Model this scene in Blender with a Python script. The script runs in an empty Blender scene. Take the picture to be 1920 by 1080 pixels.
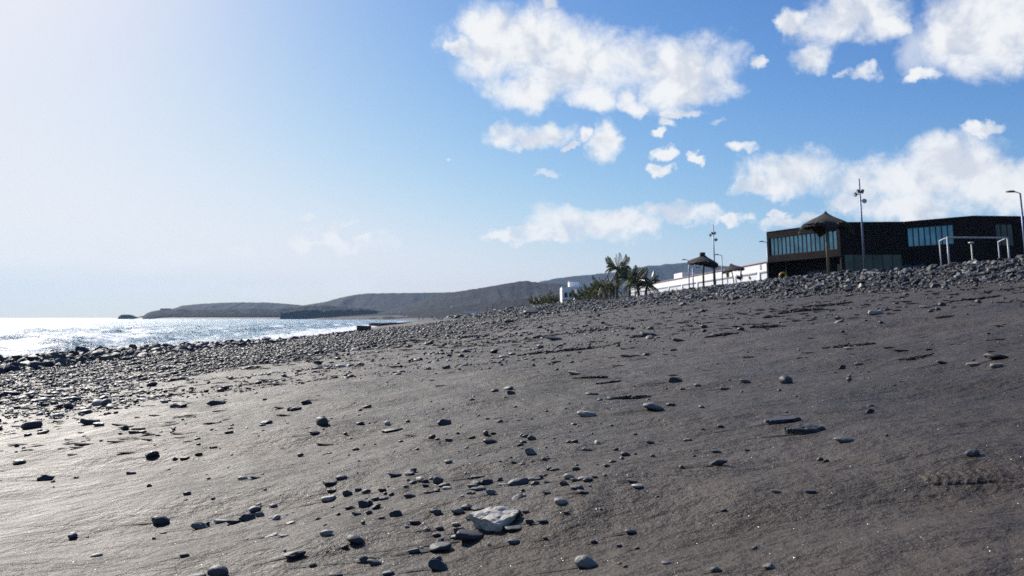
import bpy, bmesh, math, random
import numpy as np
from mathutils import Vector, Matrix

random.seed(7)
rng = np.random.default_rng(11)
scene = bpy.context.scene
COL = scene.collection
R = math.radians

# ------------------------------------------------------------------ camera
EYE = 1.8
cam_data = bpy.data.cameras.new('camera')
cam_data.sensor_width = 36.0
cam_data.lens = 29.12
cam_data.shift_y = -0.09375
cam_data.dof.use_dof = True
cam_data.dof.focus_distance = 4.0
cam_data.dof.aperture_fstop = 6.0
cam_data.clip_start = 0.05
cam_data.clip_end = 40000.0
cam = bpy.data.objects.new('camera', cam_data)
cam.location = (0.0, 0.0, EYE)
cam.rotation_euler = (R(90 + 8.677), 0.0, 0.0)
COL.objects.link(cam)
scene.camera = cam

# ------------------------------------------------------------------ light, exposure
SUN_AZ, SUN_EL = -38.0, 32.5            # degrees, azimuth clockwise from +Y
SUN_DIR = Vector((math.sin(R(SUN_AZ)) * math.cos(R(SUN_EL)), math.cos(R(SUN_AZ)) * math.cos(R(SUN_EL)), math.sin(R(SUN_EL))))
sun_data = bpy.data.lights.new('sun', 'SUN')
sun_data.energy = 5.0
sun_data.angle = R(0.53)
sun_data.color = (1.0, 0.95, 0.88)
sun = bpy.data.objects.new('sun', sun_data)
sun.rotation_euler = SUN_DIR.to_track_quat('Z', 'Y').to_euler()
sun.location = SUN_DIR * 100
COL.objects.link(sun)

vs = scene.view_settings
vs.view_transform = 'Standard'
vs.look = 'None'
vs.exposure = 0.47
vs.gamma = 1.0
vs.use_curve_mapping = False
scene.render.engine = 'CYCLES'
scene.cycles.use_denoising = False
scene.cycles.max_bounces = 6
scene.cycles.diffuse_bounces = 3
scene.cycles.glossy_bounces = 3
scene.cycles.transparent_max_bounces = 16
scene.cycles.volume_bounces = 0
scene.cycles.sample_clamp_direct = 3.0
scene.cycles.sample_clamp_indirect = 1.5
scene.cycles.caustics_reflective = False
scene.cycles.caustics_refractive = False
scene.cycles.blur_glossy = 1.0

# ------------------------------------------------------------------ node helper
class NT:
    def __init__(s, tree):
        s.t = tree
        s.n = tree.nodes
        s.l = tree.links
    def new(s, kind, **kw):
        n = s.n.new(kind)
        for k, v in kw.items():
            setattr(n, k, v)
        return n
    def put(s, sock, v):
        if isinstance(v, bpy.types.NodeSocket):
            s.l.new(v, sock)
        elif v is not None:
            sock.default_value = v
    def math(s, op, a, b=None, c=None, clamp=False):
        n = s.new('ShaderNodeMath', operation=op, use_clamp=clamp)
        for i, v in enumerate((a, b, c)):
            if v is not None:
                s.put(n.inputs[i], v)
        return n.outputs[0]
    def vmath(s, op, a, b=None, out=0):
        n = s.new('ShaderNodeVectorMath', operation=op)
        s.put(n.inputs[0], a)
        if b is not None:
            if op == 'SCALE':
                s.put(n.inputs['Scale'], b)
            else:
                s.put(n.inputs[1], b)
        return n.outputs[out]
    def mapr(s, v, a, b, c=0.0, d=1.0, smooth=False):
        n = s.new('ShaderNodeMapRange')
        if smooth:
            n.interpolation_type = 'SMOOTHSTEP'
        s.put(n.inputs[0], v)
        for i, q in enumerate((a, b, c, d)):
            s.put(n.inputs[i + 1], q)
        return n.outputs[0]
    def noise(s, vec, scale, detail=3.0, rough=0.5, dist=0.0, out=0):
        n = s.new('ShaderNodeTexNoise')
        s.put(n.inputs['Vector'], vec)
        n.inputs['Scale'].default_value = scale
        n.inputs['Detail'].default_value = detail
        n.inputs['Roughness'].default_value = rough
        n.inputs['Distortion'].default_value = dist
        return n.outputs[out]
    def mapping(s, vec, loc=(0, 0, 0), rot=(0, 0, 0), scale=(1, 1, 1), kind='POINT'):
        n = s.new('ShaderNodeMapping', vector_type=kind)
        s.put(n.inputs['Vector'], vec)
        s.put(n.inputs['Location'], loc)
        s.put(n.inputs['Rotation'], rot)
        s.put(n.inputs['Scale'], scale)
        return n.outputs[0]
    def mix(s, f, a, b, mode='MIX'):
        n = s.new('ShaderNodeMix', data_type='RGBA', blend_type=mode)
        s.put(n.inputs['Factor'], f)
        for k, v in (('A', a), ('B', b)):
            sock = [i for i in n.inputs if i.name == k and i.type == 'RGBA'][0]
            s.put(sock, tuple(v) + (1.0,) if isinstance(v, (tuple, list)) and len(v) == 3 else v)
        return [o for o in n.outputs if o.type == 'RGBA'][0]
    def bump(s, h, strength=0.5, dist=0.01, normal=None):
        n = s.new('ShaderNodeBump')
        n.inputs['Strength'].default_value = strength
        n.inputs['Distance'].default_value = dist
        s.put(n.inputs['Height'], h)
        if normal is not None:
            s.put(n.inputs['Normal'], normal)
        return n.outputs[0]

# ------------------------------------------------------------------ world: physical sky with cumulus
world = bpy.data.worlds.new('World')
scene.world = world
world.use_nodes = True
W = NT(world.node_tree)
W.n.clear()
sky = W.new('ShaderNodeTexSky', sky_type='NISHITA')
sky.sun_disc = False
sky.sun_elevation = R(SUN_EL)
sky.sun_rotation = R(SUN_AZ)
sky.altitude = 0.0
sky.air_density = 1.0
sky.dust_density = 0.6
sky.ozone_density = 3.0
tc = W.new('ShaderNodeTexCoord')
D3 = tc.outputs['Generated']
sep = W.new('ShaderNodeSeparateXYZ')
W.l.new(D3, sep.inputs[0])
az = W.math('MULTIPLY', W.math('ARCTAN2', sep.outputs[0], sep.outputs[1]), 180 / math.pi)
el = W.math('MULTIPLY', W.math('ARCSINE', sep.outputs[2]), 180 / math.pi)
comb = W.new('ShaderNodeCombineXYZ')
W.l.new(az, comb.inputs[0]); W.l.new(el, comb.inputs[1])
AE = comb.outputs[0]
# cumulus: azimuth, elevation, half width, half height (degrees), tilt
BLOBS = [(0.96, 18.72, 5.05, 2.8, 8), (5.71, 17.2, 6.23, 2.5, -8), (12.4, 16.55, 3.4, 2.45, 0), (1.52, 15.65, 3.34, 1.22, -5), (5.67, 14.85, 2.28, 1.05, 5), (8.85, 14.75, 1.48, 0.79, 0), (13.8, 15.4, 2.37, 1.03, 0), (-2.31, 19.6, 1.92, 1.07, 10), (-3.83, 18.43, 0.99, 0.57, 0), (23.31, 19.11, 3.58, 1.7, -8), (25.16, 17.87, 1.57, 0.98, 0), (30.86, 17.16, 3.12, 2.63, 0), (20.67, 16.74, 1.67, 1.15, 20), (19.81, 19.55, 1.02, 0.84, 0), (23.88, 15.31, 1.02, 0.47, 0), (2.9, 21.42, 0.93, 0.42, 0), (0.94, 12.54, 2.49, 0.91, 0), (3.46, 11.68, 0.6, 0.33, 0), (4.44, 12.22, 0.52, 0.44, 0), (6.19, 11.93, 1.34, 1.24, 30), (10.56, 12.59, 0.8, 0.36, 0), (10.88, 11.24, 0.73, 0.4, 0), (10.82, 10.19, 0.72, 0.29, 0), (11.56, 13.27, 0.8, 0.32, 10), (12.67, 13.86, 1.44, 0.32, -20), (13.2, 10.68, 0.57, 0.36, 0), (16.78, 16.83, 0.7, 0.45, 20), (16.46, 11.23, 1.04, 0.42, 0), (27.27, 14.64, 0.78, 0.39, 0), (30.23, 11.04, 1.35, 0.38, 5), (19.44, 9.41, 2.97, 1.39, 0), (17.38, 8.57, 1.89, 0.77, 0), (23.93, 8.62, 3.48, 1.62, 0), (28.2, 8.97, 3.57, 1.89, 0), (30.96, 7.77, 2.76, 1.77, 0), (25.68, 7.0, 3.71, 1.13, 0), (18.63, 6.48, 2.23, 0.42, 0), (22.42, 7.17, 1.78, 0.82, 0), (17.1, 6.99, 0.41, 0.28, 0), (4.81, 6.15, 4.04, 1.17, 4), (8.11, 6.69, 2.55, 0.95, 0), (11.92, 7.34, 2.07, 0.65, 0), (14.55, 6.9, 0.97, 0.32, 0), (0.0, 5.88, 2.22, 0.37, 0), (2.59, 5.35, 2.58, 0.44, 0), (-12.02, 4.96, 3.0, 0.93, 0), (-13.06, 4.58, 2.1, 0.5, 0), (-10.68, 5.27, 1.43, 0.72, 0)]
FAINT = [(-29.23, 3.4, 4.21, 0.83, 0), (-21.76, 3.96, 2.23, 0.75, 0), (-25.13, 3.19, 3.62, 0.66, 0), (-18.02, 4.19, 0.93, 0.35, 0), (-14.53, 6.54, 0.9, 0.29, 0), (-21.95, 1.75, 10.35, 0.54, 0), (-11.57, 1.85, 2.11, 0.57, 0), (27.39, 16.26, 1.81, 1.93, 0), (-4.68, 11.04, 0.37, 0.15, 0), (2.24, 9.59, 0.75, 0.22, 0), (14.8, 13.32, 0.71, 0.25, 0)]
wob = W.vmath('SUBTRACT', W.noise(D3, 11.0, 4.0, 0.55, out=1), (0.5, 0.5, 0.5))
wob2 = W.vmath('SUBTRACT', W.noise(D3, 46.0, 5.0, 0.62, out=1), (0.5, 0.5, 0.5))
AEW = W.vmath('ADD', W.vmath('ADD', AE, W.vmath('MULTIPLY', wob, (6.0, 3.2, 0.0))), W.vmath('MULTIPLY', wob2, (2.0, 1.6, 0.0)))
def cloud_field(blobs):
    field = None
    for a, e, sa, se, rot in blobs:
        n = W.new('ShaderNodeVectorMath', operation='MULTIPLY_ADD')
        W.put(n.inputs[0], AEW)
        n.inputs[1].default_value = (0.9 / sa, 0.9 / se, 0.0)
        n.inputs[2].default_value = (-0.9 * a / sa, -0.9 * e / se, 0.0)
        v = W.vmath('DOT_PRODUCT', n.outputs[0], n.outputs[0], 1)
        field = v if field is None else W.math('MINIMUM', field, v)
    return W.math('SUBTRACT', 1.0, field)
puff = W.noise(D3, 19.0, 10.0, 0.655, 0.3)
dense = W.math('MAXIMUM', cloud_field(BLOBS), -2.0)
# the same fair-weather cumulus goes on round the rest of the sky
else_n = W.mapr(W.noise(D3, 3.3, 2.0, 0.45), 0.52, 0.74, -1.5, 1.0)
side = W.mapr(W.math('ABSOLUTE', az), 34.0, 44.0, 0.0, 1.0, True)
high = W.mapr(el, 24.0, 31.0, 0.0, 1.0, True)
out_mask = W.math('MAXIMUM', side, high)
els = W.math('SUBTRACT', W.math('MULTIPLY', W.math('ADD', else_n, 2.0), out_mask), 2.0)
cover = W.math('MAXIMUM', dense, els)
pd = W.math('MULTIPLY', W.math('SUBTRACT', puff, 0.47), 2.5)
c1 = W.math('ADD', cover, pd)
alpha = W.mapr(c1, -0.30, 1.05, 0.0, 1.0, True)
thin = W.math('ADD', W.math('MAXIMUM', cloud_field(FAINT), -2.0), W.math('MULTIPLY', pd, 0.9))
alpha2 = W.math('MULTIPLY', W.mapr(thin, 0.0, 1.3, 0.0, 1.0, True), 0.55)
alpha = W.math('MAXIMUM', alpha, alpha2)
alpha = W.math('MULTIPLY', alpha, W.mapr(el, -0.5, 1.5, 0.0, 1.0, True))
soft = W.noise(D3, 19.0, 4.5, 0.55, 0.3)
soft_sun = W.noise(W.vmath('ADD', D3, tuple(SUN_DIR * 0.022)), 19.0, 4.5, 0.55, 0.3)
shade = W.mapr(W.math('ADD', W.math('MULTIPLY', c1, 0.42), W.math('MULTIPLY', W.math('SUBTRACT', soft_sun, soft), 3.4)), 0.22, 0.85, 0.0, 1.0, True)
cloud_col = W.mix(shade, (8.5, 8.6, 8.7), (6.3, 6.7, 7.4))
# clear maritime air: the blue is deep away from the sun and pales towards it
EXPO = 0.078 * 2 ** 0.47
ss = W.new('ShaderNodeSeparateColor'); W.l.new(sky.outputs[0], ss.inputs[0])
sc_ = W.new('ShaderNodeCombineColor')
for i, (kk, ee, mx) in enumerate(((0.0425, 1.55, 0.885), (0.0670, 1.27, 0.925), (0.1120, 1.10, 0.955))):
    f_ = W.math('MULTIPLY', W.math('POWER', ss.outputs[i], ee), kk)
    roll = W.math('POWER', W.math('ADD', 1.0, W.math('POWER', W.math('DIVIDE', f_, mx), 4.0)), 0.25)
    W.l.new(W.math('DIVIDE', f_, W.math('MULTIPLY', roll, EXPO)), sc_.inputs[i])
cloud_col = W.mix(1.0, cloud_col, sc_.outputs[0], 'LIGHTEN')     # the bright air in front of a cloud
skymix = W.mix(alpha, sc_.outputs[0], cloud_col)
bg = W.new('ShaderNodeBackground')
W.l.new(skymix, bg.inputs[0])
bg.inputs[1].default_value = 0.078
wo = W.new('ShaderNodeOutputWorld')
W.l.new(bg.outputs[0], wo.inputs[0])
world.cycles.sampling_method = 'MANUAL'
world.cycles.sample_map_resolution = 1024

# ------------------------------------------------------------------ shared mesh helpers
def link(o, parent=None):
    COL.objects.link(o)
    if parent is not None:
        o.parent = parent
    return o

def tag(o, label=None, cat=None, group=None, kind=None):
    if label: o['label'] = label
    if cat: o['category'] = cat
    if group: o['group'] = group
    if kind: o['kind'] = kind
    return o

def mesh_np(name, V, Fq, mat, parent=None, smooth=False, attrs=None):
    """mesh from numpy arrays; Fq is an (n,3) or (n,4) index array"""
    me = bpy.data.meshes.new(name)
    V = np.ascontiguousarray(V, dtype=np.float32)
    Fq = np.ascontiguousarray(Fq, dtype=np.int32)
    k = Fq.shape[1]
    me.vertices.add(len(V)); me.vertices.foreach_set('co', V.ravel())
    me.loops.add(Fq.size); me.loops.foreach_set('vertex_index', Fq.ravel())
    me.polygons.add(len(Fq)); me.polygons.foreach_set('loop_start', np.arange(len(Fq), dtype=np.int32) * k)
    me.update(calc_edges=True)
    me.polygons.foreach_set('use_smooth', np.full(len(Fq), smooth, dtype=bool))
    for an, av in (attrs or {}).items():
        a = me.attributes.new(an, 'FLOAT', 'POINT')
        a.data.foreach_set('value', np.ascontiguousarray(av, dtype=np.float32))
    if mat: me.materials.append(mat)
    return link(bpy.data.objects.new(name, me), parent)

class MB:
    """collects boxes, tubes and sheets into one mesh"""
    def __init__(s): s.v = []; s.f = []
    def quad(s, *pts):
        b = len(s.v); s.v += [tuple(p) for p in pts]; s.f.append(tuple(range(b, b + len(pts)))); return s
    def box(s, c, d, rz=0.0, ax=None):
        m = Matrix.Rotation(rz, 3, 'Z') if ax is None else ax
        b = len(s.v)
        for dz in (-.5, .5):
            for dx, dy in ((-.5, -.5), (.5, -.5), (.5, .5), (-.5, .5)):
                s.v.append(tuple(Vector(c) + m @ Vector((dx * d[0], dy * d[1], dz * d[2]))))
        s.f += [tuple(b + i for i in q) for q in ((3, 2, 1, 0), (4, 5, 6, 7), (0, 1, 5, 4), (1, 2, 6, 5), (2, 3, 7, 6), (3, 0, 4, 7))]
        return s
    def tube(s, pts, rad, n=8, cap=True):
        pts = [Vector(p) for p in pts]
        if not hasattr(rad, '__len__'): rad = [rad] * len(pts)
        b = len(s.v)
        for i, p in enumerate(pts):
            t = (pts[min(i + 1, len(pts) - 1)] - pts[max(i - 1, 0)]).normalized()
            u = t.cross(Vector((0, 1, 0.02)))
            if u.length < 1e-3: u = t.cross(Vector((1, 0, 0)))
            u.normalize(); w = t.cross(u)
            for k in range(n):
                a = 2 * math.pi * k / n
                s.v.append(tuple(p + (u * math.cos(a) + w * math.sin(a)) * rad[i]))
        for i in range(len(pts) - 1):
            for k in range(n):
                k2 = (k + 1) % n
                s.f.append((b + i * n + k, b + i * n + k2, b + (i + 1) * n + k2, b + (i + 1) * n + k))
        if cap:
            s.f.append(tuple(b + k for k in range(n - 1, -1, -1)))
            e = b + (len(pts) - 1) * n
            s.f.append(tuple(e + k for k in range(n)))
        return s
    def data(s, name, mat, smooth=False):
        me = bpy.data.meshes.new(name)
        me.from_pydata(s.v, [], s.f); me.update()
        if smooth: me.polygons.foreach_set('use_smooth', np.full(len(me.polygons), True))
        if mat: me.materials.append(mat)
        return me
    def build(s, name, mat, parent=None, smooth=False):
        return link(bpy.data.objects.new(name, s.data(name, mat, smooth)), parent)

def empty(name, loc=(0, 0, 0), rz=0.0):
    o = bpy.data.objects.new(name, None)
    o.empty_display_size = 0.2
    o.location = loc; o.rotation_euler = (0, 0, rz)
    return link(o)

def vhash(ix, iy, seed):
    h = (ix.astype(np.int64) * 374761393 + iy.astype(np.int64) * 668265263 + seed * 1274126177) & 0xffffffff
    h = ((h ^ (h >> 13)) * 1274126177) & 0xffffffff
    h = h ^ (h >> 16)
    return (h & 0xffff) / 65535.0
def vnoise(x, y, seed=0):
    x = np.asarray(x, float); y = np.asarray(y, float)
    ix = np.floor(x); iy = np.floor(y)
    fx = x - ix; fy = y - iy
    fx = fx * fx * fx * (fx * (fx * 6 - 15) + 10); fy = fy * fy * fy * (fy * (fy * 6 - 15) + 10)
    a = vhash(ix, iy, seed); b = vhash(ix + 1, iy, seed); c = vhash(ix, iy + 1, seed); d = vhash(ix + 1, iy + 1, seed)
    return (a + (b - a) * fx) * (1 - fy) + (c + (d - c) * fx) * fy - 0.5
def fbm(x, y, seed=0, octs=4, gain=0.5):
    r = 0; g = 1.0
    for o in range(octs):
        r = r + g * vnoise(x * 2 ** o + o * 17.3, y * 2 ** o - o * 9.1, seed + o); g *= gain
    return r

# ------------------------------------------------------------------ the lie of the land (sea level = 0)
KY = [-300, -30, 0, 20, 29, 38, 60, 83, 102, 124, 168, 250, 280, 466, 800, 930, 1200, 1800, 2200, 2400, 9000]
KS = [-30, -20, -19, -18.5, -18.5, -18.8, -19, -20, -21.5, -23, -28, -36, -40, -60, -82, -97, -190, -394, -985, -1100, -6000]   # waterline
KC = [60, 28, 24, 20, 18, 14.6, 13.6, 12.5, 9, 3.5, -6, -17, -21, -38, -58, -72, -160, -360, -950, -1060, -5900]                 # top of the stone bank
KB = [50, 22, 18.5, 15, 13.5, 11.0, 10.0, 8.5, 4.5, -1, -11, -23, -27, -45, -66, -80, -172, -375, -965, -1075, -5950]            # foot of the stone bank
KM = [2, 0.5, 0, 0, -0.5, -1, -2, -4, -7, -11, -19, -29, -33, -52, -74, -88, -180, -384, -975, -1088, -5980]
KZB = [3.4, 3.3, 3.2, 2.88, 2.85, 2.85, 2.85, 2.7, 2.4, 2.15, 1.75, 1.4, 1.3, 1.2, 1.2, 1.2, 1.3, 1.5, 2, 2, 2]
KZC = [4.1, 4.1, 4.05, 4.0, 3.95, 3.95, 4.0, 4.0, 3.9, 3.7, 2.9, 2.0, 1.9, 1.9, 2.0, 2.0, 2.5, 3, 4, 4, 4]
KRG = [.32, .32, .32, .32, .30, .24, .06, 0, 0, 0, 0, 0, 0, 0, 0, 0, 0, 0, 0, 0, 0]

def _raw(x, y):
    S, C, B, M = (np.interp(y, KY, k) for k in (KS, KC, KB, KM))
    zB, zC = np.interp(y, KY, KZB), np.interp(y, KY, KZC)
    w = np.clip((M - S) / 19.0, 0.25, 1.0)
    xs = [S - 400, S - 6, S, S + 5 * w, S + 12.5 * w, M, B, C, C + 400, C + 9000]
    zs = [-14 + 0 * x, -0.55 + 0 * x, 0 * x, .33 + 0 * x, .60 + 0 * x, np.minimum(1.2, 0.55 + 0.6 * zB * .5), zB, zC, zC + 0.5, zC + 4]
    z = zs[0].copy()
    for i in range(len(xs) - 1):
        t = np.clip((x - xs[i]) / np.maximum(xs[i + 1] - xs[i], 1e-3), 0, 1)
        z = np.where(x >= xs[i], zs[i] + (zs[i + 1] - zs[i]) * t, z)
    return z

def ground(x, y):
    x = np.asarray(x, float); y = np.asarray(y, float)
    z = sum(_raw(x + d, y) for d in (-1.6, -.8, 0, .8, 1.6)) / 5
    S, C, M = np.interp(y, KY, KS), np.interp(y, KY, KC), np.interp(y, KY, KM)
    rg = np.interp(y, KY, KRG)
    z = z + rg * np.exp(-((x - S - 2.6) / 1.5) ** 2)
    r = np.hypot(x, y)
    sand = np.clip((x - S - 5) / 3, 0, 1)
    near = np.clip(1.3 - r / 60, 0, 1)
    z = z + sand * (0.16 * fbm(x / 9, y / 13, 3, 3) + near * (0.06 * fbm(x / 1.1, y / .75, 5, 3) + 0.020 * fbm(x / .5, y / .45, 6, 2)))
    # low wash ridges running down the slope
    z = z + sand * near * 0.004 * fbm(x / 1.6 - y * .12, y / .22, 9, 3)
    return z
GZ0 = float(ground(0.0, 0.0))
def gz(x, y):
    return float(ground(np.array([x]), np.array([y]))[0])

# ------------------------------------------------------------------ materials
def material(name):
    m = bpy.data.materials.new(name); m.use_nodes = True
    t = NT(m.node_tree); t.n.clear()
    o = t.new('ShaderNodeOutputMaterial')
    p = t.new('ShaderNodeBsdfPrincipled')
    t.l.new(p.outputs[0], o.inputs[0])
    return m, t, p, o

def plain(name, col, rough=0.6, metal=0.0, var=0.12, scale=3.0, bump=0.0, spec=0.5):
    m, t, p, o = material(name)
    tc = t.new('ShaderNodeTexCoord').outputs['Object']
    n = t.noise(tc, scale, 5.0, 0.6)
    f = t.mapr(n, 0.3, 0.7, 1 - var, 1 + var)
    c = t.vmath('SCALE', tuple(col), f)
    t.put(p.inputs['Base Color'], c)
    p.inputs['Roughness'].default_value = rough
    p.inputs['Metallic'].default_value = metal
    p.inputs['Specular IOR Level'].default_value = spec
    if bump: t.put(p.inputs['Normal'], t.bump(n, bump, 0.05))
    return m

def sand_material():
    m, t, p, o = material('volcanic_sand')
    P = t.new('ShaderNodeTexCoord').outputs['Object']
    sx = t.new('ShaderNodeSeparateXYZ'); t.l.new(P, sx.inputs[0])
    big = t.noise(t.mapping(P, rot=(0, 0, R(6)), scale=(0.55, 1.3, 1)), 0.45, 5.0, 0.6, 0.4)
    mid = t.noise(P, 1.9, 4.0, 0.6)
    # dark streaks drawn out across the beach
    st_v = t.mapping(P, rot=(0, 0, R(5)), scale=(0.55, 5.0, 1.0))
    stn = t.noise(st_v, 1.0, 6.0, 0.66, 0.35)
    st = t.mapr(stn, 0.55, 0.70, 0.0, 1.0, True)
    st2 = t.mapr(t.noise(t.mapping(P, rot=(0, 0, R(9)), scale=(1.1, 13.0, 1.0)), 1.0, 5.0, 0.6), 0.6, 0.74, 0.0, 1.0, True)
    st = t.math('MAXIMUM', st, t.math('MULTIPLY', st2, 0.7))
    grain = t.new('ShaderNodeTexVoronoi'); grain.inputs['Scale'].default_value = 480.0; t.l.new(P, grain.inputs['Vector'])
    gs = t.new('ShaderNodeSeparateColor'); t.l.new(grain.outputs['Color'], gs.inputs[0])
    base = t.mix(t.mapr(big, 0.35, 0.65), (0.036, 0.0265, 0.0185), (0.064, 0.0465, 0.0325))
    base = t.mix(t.mapr(mid, 0.3, 0.7, 0.0, 0.5), base, (0.032, 0.0245, 0.0180))
    base = t.mix(t.math('MULTIPLY', st, 0.38), base, (0.012, 0.011, 0.011))
    gr = t.mapr(gs.outputs[0], 0.0, 1.0, 0.62, 1.38)
    base = t.vmath('SCALE', base, gr)
    t.put(p.inputs['Base Color'], base)
    t.put(p.inputs['Roughness'], t.mapr(mid, 0.3, 0.7, 0.52, 0.64))
    p.inputs['Specular IOR Level'].default_value = 0.27
    p.inputs['Specular Tint'].default_value = (1.0, 0.96, 0.92, 1)
    b1 = t.bump(t.noise(P, 170.0, 2.0, 0.6), 0.8, 0.008)
    b2 = t.bump(t.noise(t.mapping(P, scale=(1, 1.3, 1)), 14.0, 6.0, 0.70), 0.75, 0.035, b1)
    b2 = t.bump(t.noise(t.mapping(P, scale=(1, 1.25, 1)), 3.0, 5.0, 0.60, 0.0), 0.7, 0.15, b2)
    t.put(p.inputs['Normal'], b2)
    # a few mica-bright grains that flash when their facet faces the sun
    rnd = t.vmath('SUBTRACT', grain.outputs['Color'], (0.5, 0.5, 0.5))
    geo = t.new('ShaderNodeNewGeometry')
    nn = t.vmath('NORMALIZE', t.vmath('ADD', geo.outputs['Normal'], t.vmath('SCALE', rnd, 1.5)))
    gl = t.new('ShaderNodeBsdfGlossy'); gl.inputs['Roughness'].default_value = 0.33
    gl.inputs['Color'].default_value = (0.9, 0.88, 0.85, 1)
    t.l.new(nn, gl.inputs['Normal'])
    white = t.new('ShaderNodeTexWhiteNoise'); t.l.new(grain.outputs['Position'], white.inputs['Vector'])
    sel = t.math('MULTIPLY', t.math('GREATER_THAN', white.outputs['Value'], 0.992), 0.22)
    ms = t.new('ShaderNodeMixShader')
    t.l.new(sel, ms.inputs[0]); t.l.new(p.outputs[0], ms.inputs[1]); t.l.new(gl.outputs[0], ms.inputs[2])
    t.l.new(ms.outputs[0], o.inputs[0])
    return m
M_SAND = sand_material()
M_SCOURSHADE = plain('scour_shade', (0.009, 0.008, 0.008), 0.75, 0, 0.3, 90.0, spec=0.25)  # dark colour standing in for shade in the scour lines

def stone_material(name, attr, ramp, rough=0.5, bump=0.5, fine=1.0, depth=0.006):
    """mottled stone; its tone comes from the stone itself (attribute) or from the object's own random number"""
    m, t, p, o = material(name)
    P = t.new('ShaderNodeTexCoord').outputs['Object']
    if attr:
        a = t.new('ShaderNodeAttribute'); a.attribute_name = 'tone'; r = a.outputs['Fac']
        P = t.vmath('SCALE', P, 9.0 * fine)
    else:
        oi = t.new('ShaderNodeObjectInfo'); r = oi.outputs['Random']
        P = t.vmath('ADD', P, t.vmath('SCALE', oi.outputs['Location'], 3.0))
    cr = t.new('ShaderNodeValToRGB')
    t.l.new(r, cr.inputs[0])
    el = cr.color_ramp.elements
    while len(el) < len(ramp): el.new(0.5)
    for e, (pos, c) in zip(el, ramp): e.position = pos; e.color = tuple(c) + (1,)
    n = t.noise(P, 1.6, 6.0, 0.62, 0.4)
    n2 = t.noise(P, 7.0, 4.0, 0.6)
    f = t.math('MULTIPLY', t.mapr(n, 0.3, 0.7, 0.62, 1.35), t.mapr(n2, 0.25, 0.75, 0.8, 1.2))
    t.put(p.inputs['Base Color'], t.vmath('SCALE', cr.outputs[0], f))
    t.put(p.inputs['Roughness'], t.mapr(n, 0.3, 0.7, rough - 0.1, rough + 0.12))
    t.put(p.inputs['Normal'], t.bump(t.math('ADD', n, t.math('MULTIPLY', n2, 0.4)), bump, depth))
    return m
GREYS = [(0.0, (0.024, 0.024, 0.026)), (0.35, (0.043, 0.043, 0.046)), (0.62, (0.078, 0.077, 0.077)), (0.82, (0.155, 0.147, 0.135)), (0.93, (0.30, 0.26, 0.20)), (1.0, (0.46, 0.44, 0.40))]
DARKS = [(0.0, (0.022, 0.023, 0.027)), (0.5, (0.045, 0.046, 0.05)), (0.8, (0.075, 0.075, 0.07)), (0.95, (0.12, 0.11, 0.075)), (1.0, (0.16, 0.14, 0.10))]
BANKS = [(0.0, (0.022, 0.022, 0.025)), (0.45, (0.045, 0.046, 0.052)), (0.8, (0.085, 0.086, 0.092)), (0.95, (0.18, 0.175, 0.17)), (1.0, (0.36, 0.32, 0.26))]
M_STONE = stone_material('beach_stone', False, GREYS, 0.58)
M_STONES = stone_material('beach_stones', True, GREYS, 0.58)
M_BANK = stone_material('bank_rock', False, BANKS, 0.65, depth=0.04)
M_BANKS = stone_material('bank_rocks', True, BANKS, 0.65, fine=0.6, depth=0.04)
M_SHORE = stone_material('wet_boulder', False, DARKS, 0.62, depth=0.05)
M_SHORES = stone_material('wet_boulders', True, DARKS, 0.62, fine=0.5, depth=0.05)

def sea_material():
    m, t, p, o = material('sea_water')
    P = t.new('ShaderNodeTexCoord').outputs['Object']
    p.inputs['IOR'].default_value = 1.33
    fo = t.new('ShaderNodeAttribute'); fo.attribute_name = 'foam'
    n = t.noise(P, 0.9, 6.0, 0.65, 0.6)
    lace = t.mapr(t.math('ADD', fo.outputs['Fac'], t.math('MULTIPLY', t.math('SUBTRACT', n, 0.5), 1.5)), 0.42, 0.62, 0.0, 1.0, True)
    deep = t.mix(t.mapr(t.noise(P, 0.03, 3.0, 0.5), 0.35, 0.65), (0.018, 0.12, 0.21), (0.03, 0.17, 0.26))
    t.put(p.inputs['Base Color'], t.mix(lace, deep, (0.85, 0.87, 0.89)))
    t.put(p.inputs['Roughness'], t.mapr(lace, 0, 1, 0.42, 0.85))
    p.inputs['Specular IOR Level'].default_value = 1.0
    w1 = t.noise(t.mapping(P, rot=(0, 0, R(-25)), scale=(0.55, 1.3, 1)), 0.55, 4.0, 0.6)
    w2 = t.noise(t.mapping(P, scale=(1, 1.6, 1)), 1.7, 4.0, 0.65)
    b = t.bump(w1, 1.0, 1.1)
    b = t.bump(w2, 1.0, 0.42, b)
    t.put(p.inputs['Normal'], b)
    return m
M_SEA = sea_material()

def hill_material(name, c1, c2, c3):
    m, t, p, o = material(name)
    P = t.new('ShaderNodeTexCoord').outputs['Object']
    n = t.noise(P, 0.012, 6.0, 0.62, 0.3)
    n2 = t.noise(P, 0.09, 5.0, 0.65)
    sc = t.mapr(n2, 0.48, 0.62, 0.0, 0.85, True)
    c = t.mix(t.mapr(n, 0.35, 0.65), c1, c2)
    c = t.mix(sc, c, c3)
    t.put(p.inputs['Base Color'], c)
    p.inputs['Roughness'].default_value = 0.95
    p.inputs['Specular IOR Level'].default_value = 0.1
    t.put(p.inputs['Normal'], t.bump(t.math('ADD', n, t.math('MULTIPLY', n2, 0.4)), 0.8, 14.0))
    return m
M_HILL = hill_material('scrub_hill', (0.020, 0.018, 0.021), (0.040, 0.034, 0.035), (0.008, 0.008, 0.010))
M_CLIFF = hill_material('dark_cliff', (0.018, 0.016, 0.018), (0.026, 0.024, 0.025), (0.011, 0.011, 0.012))

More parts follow.
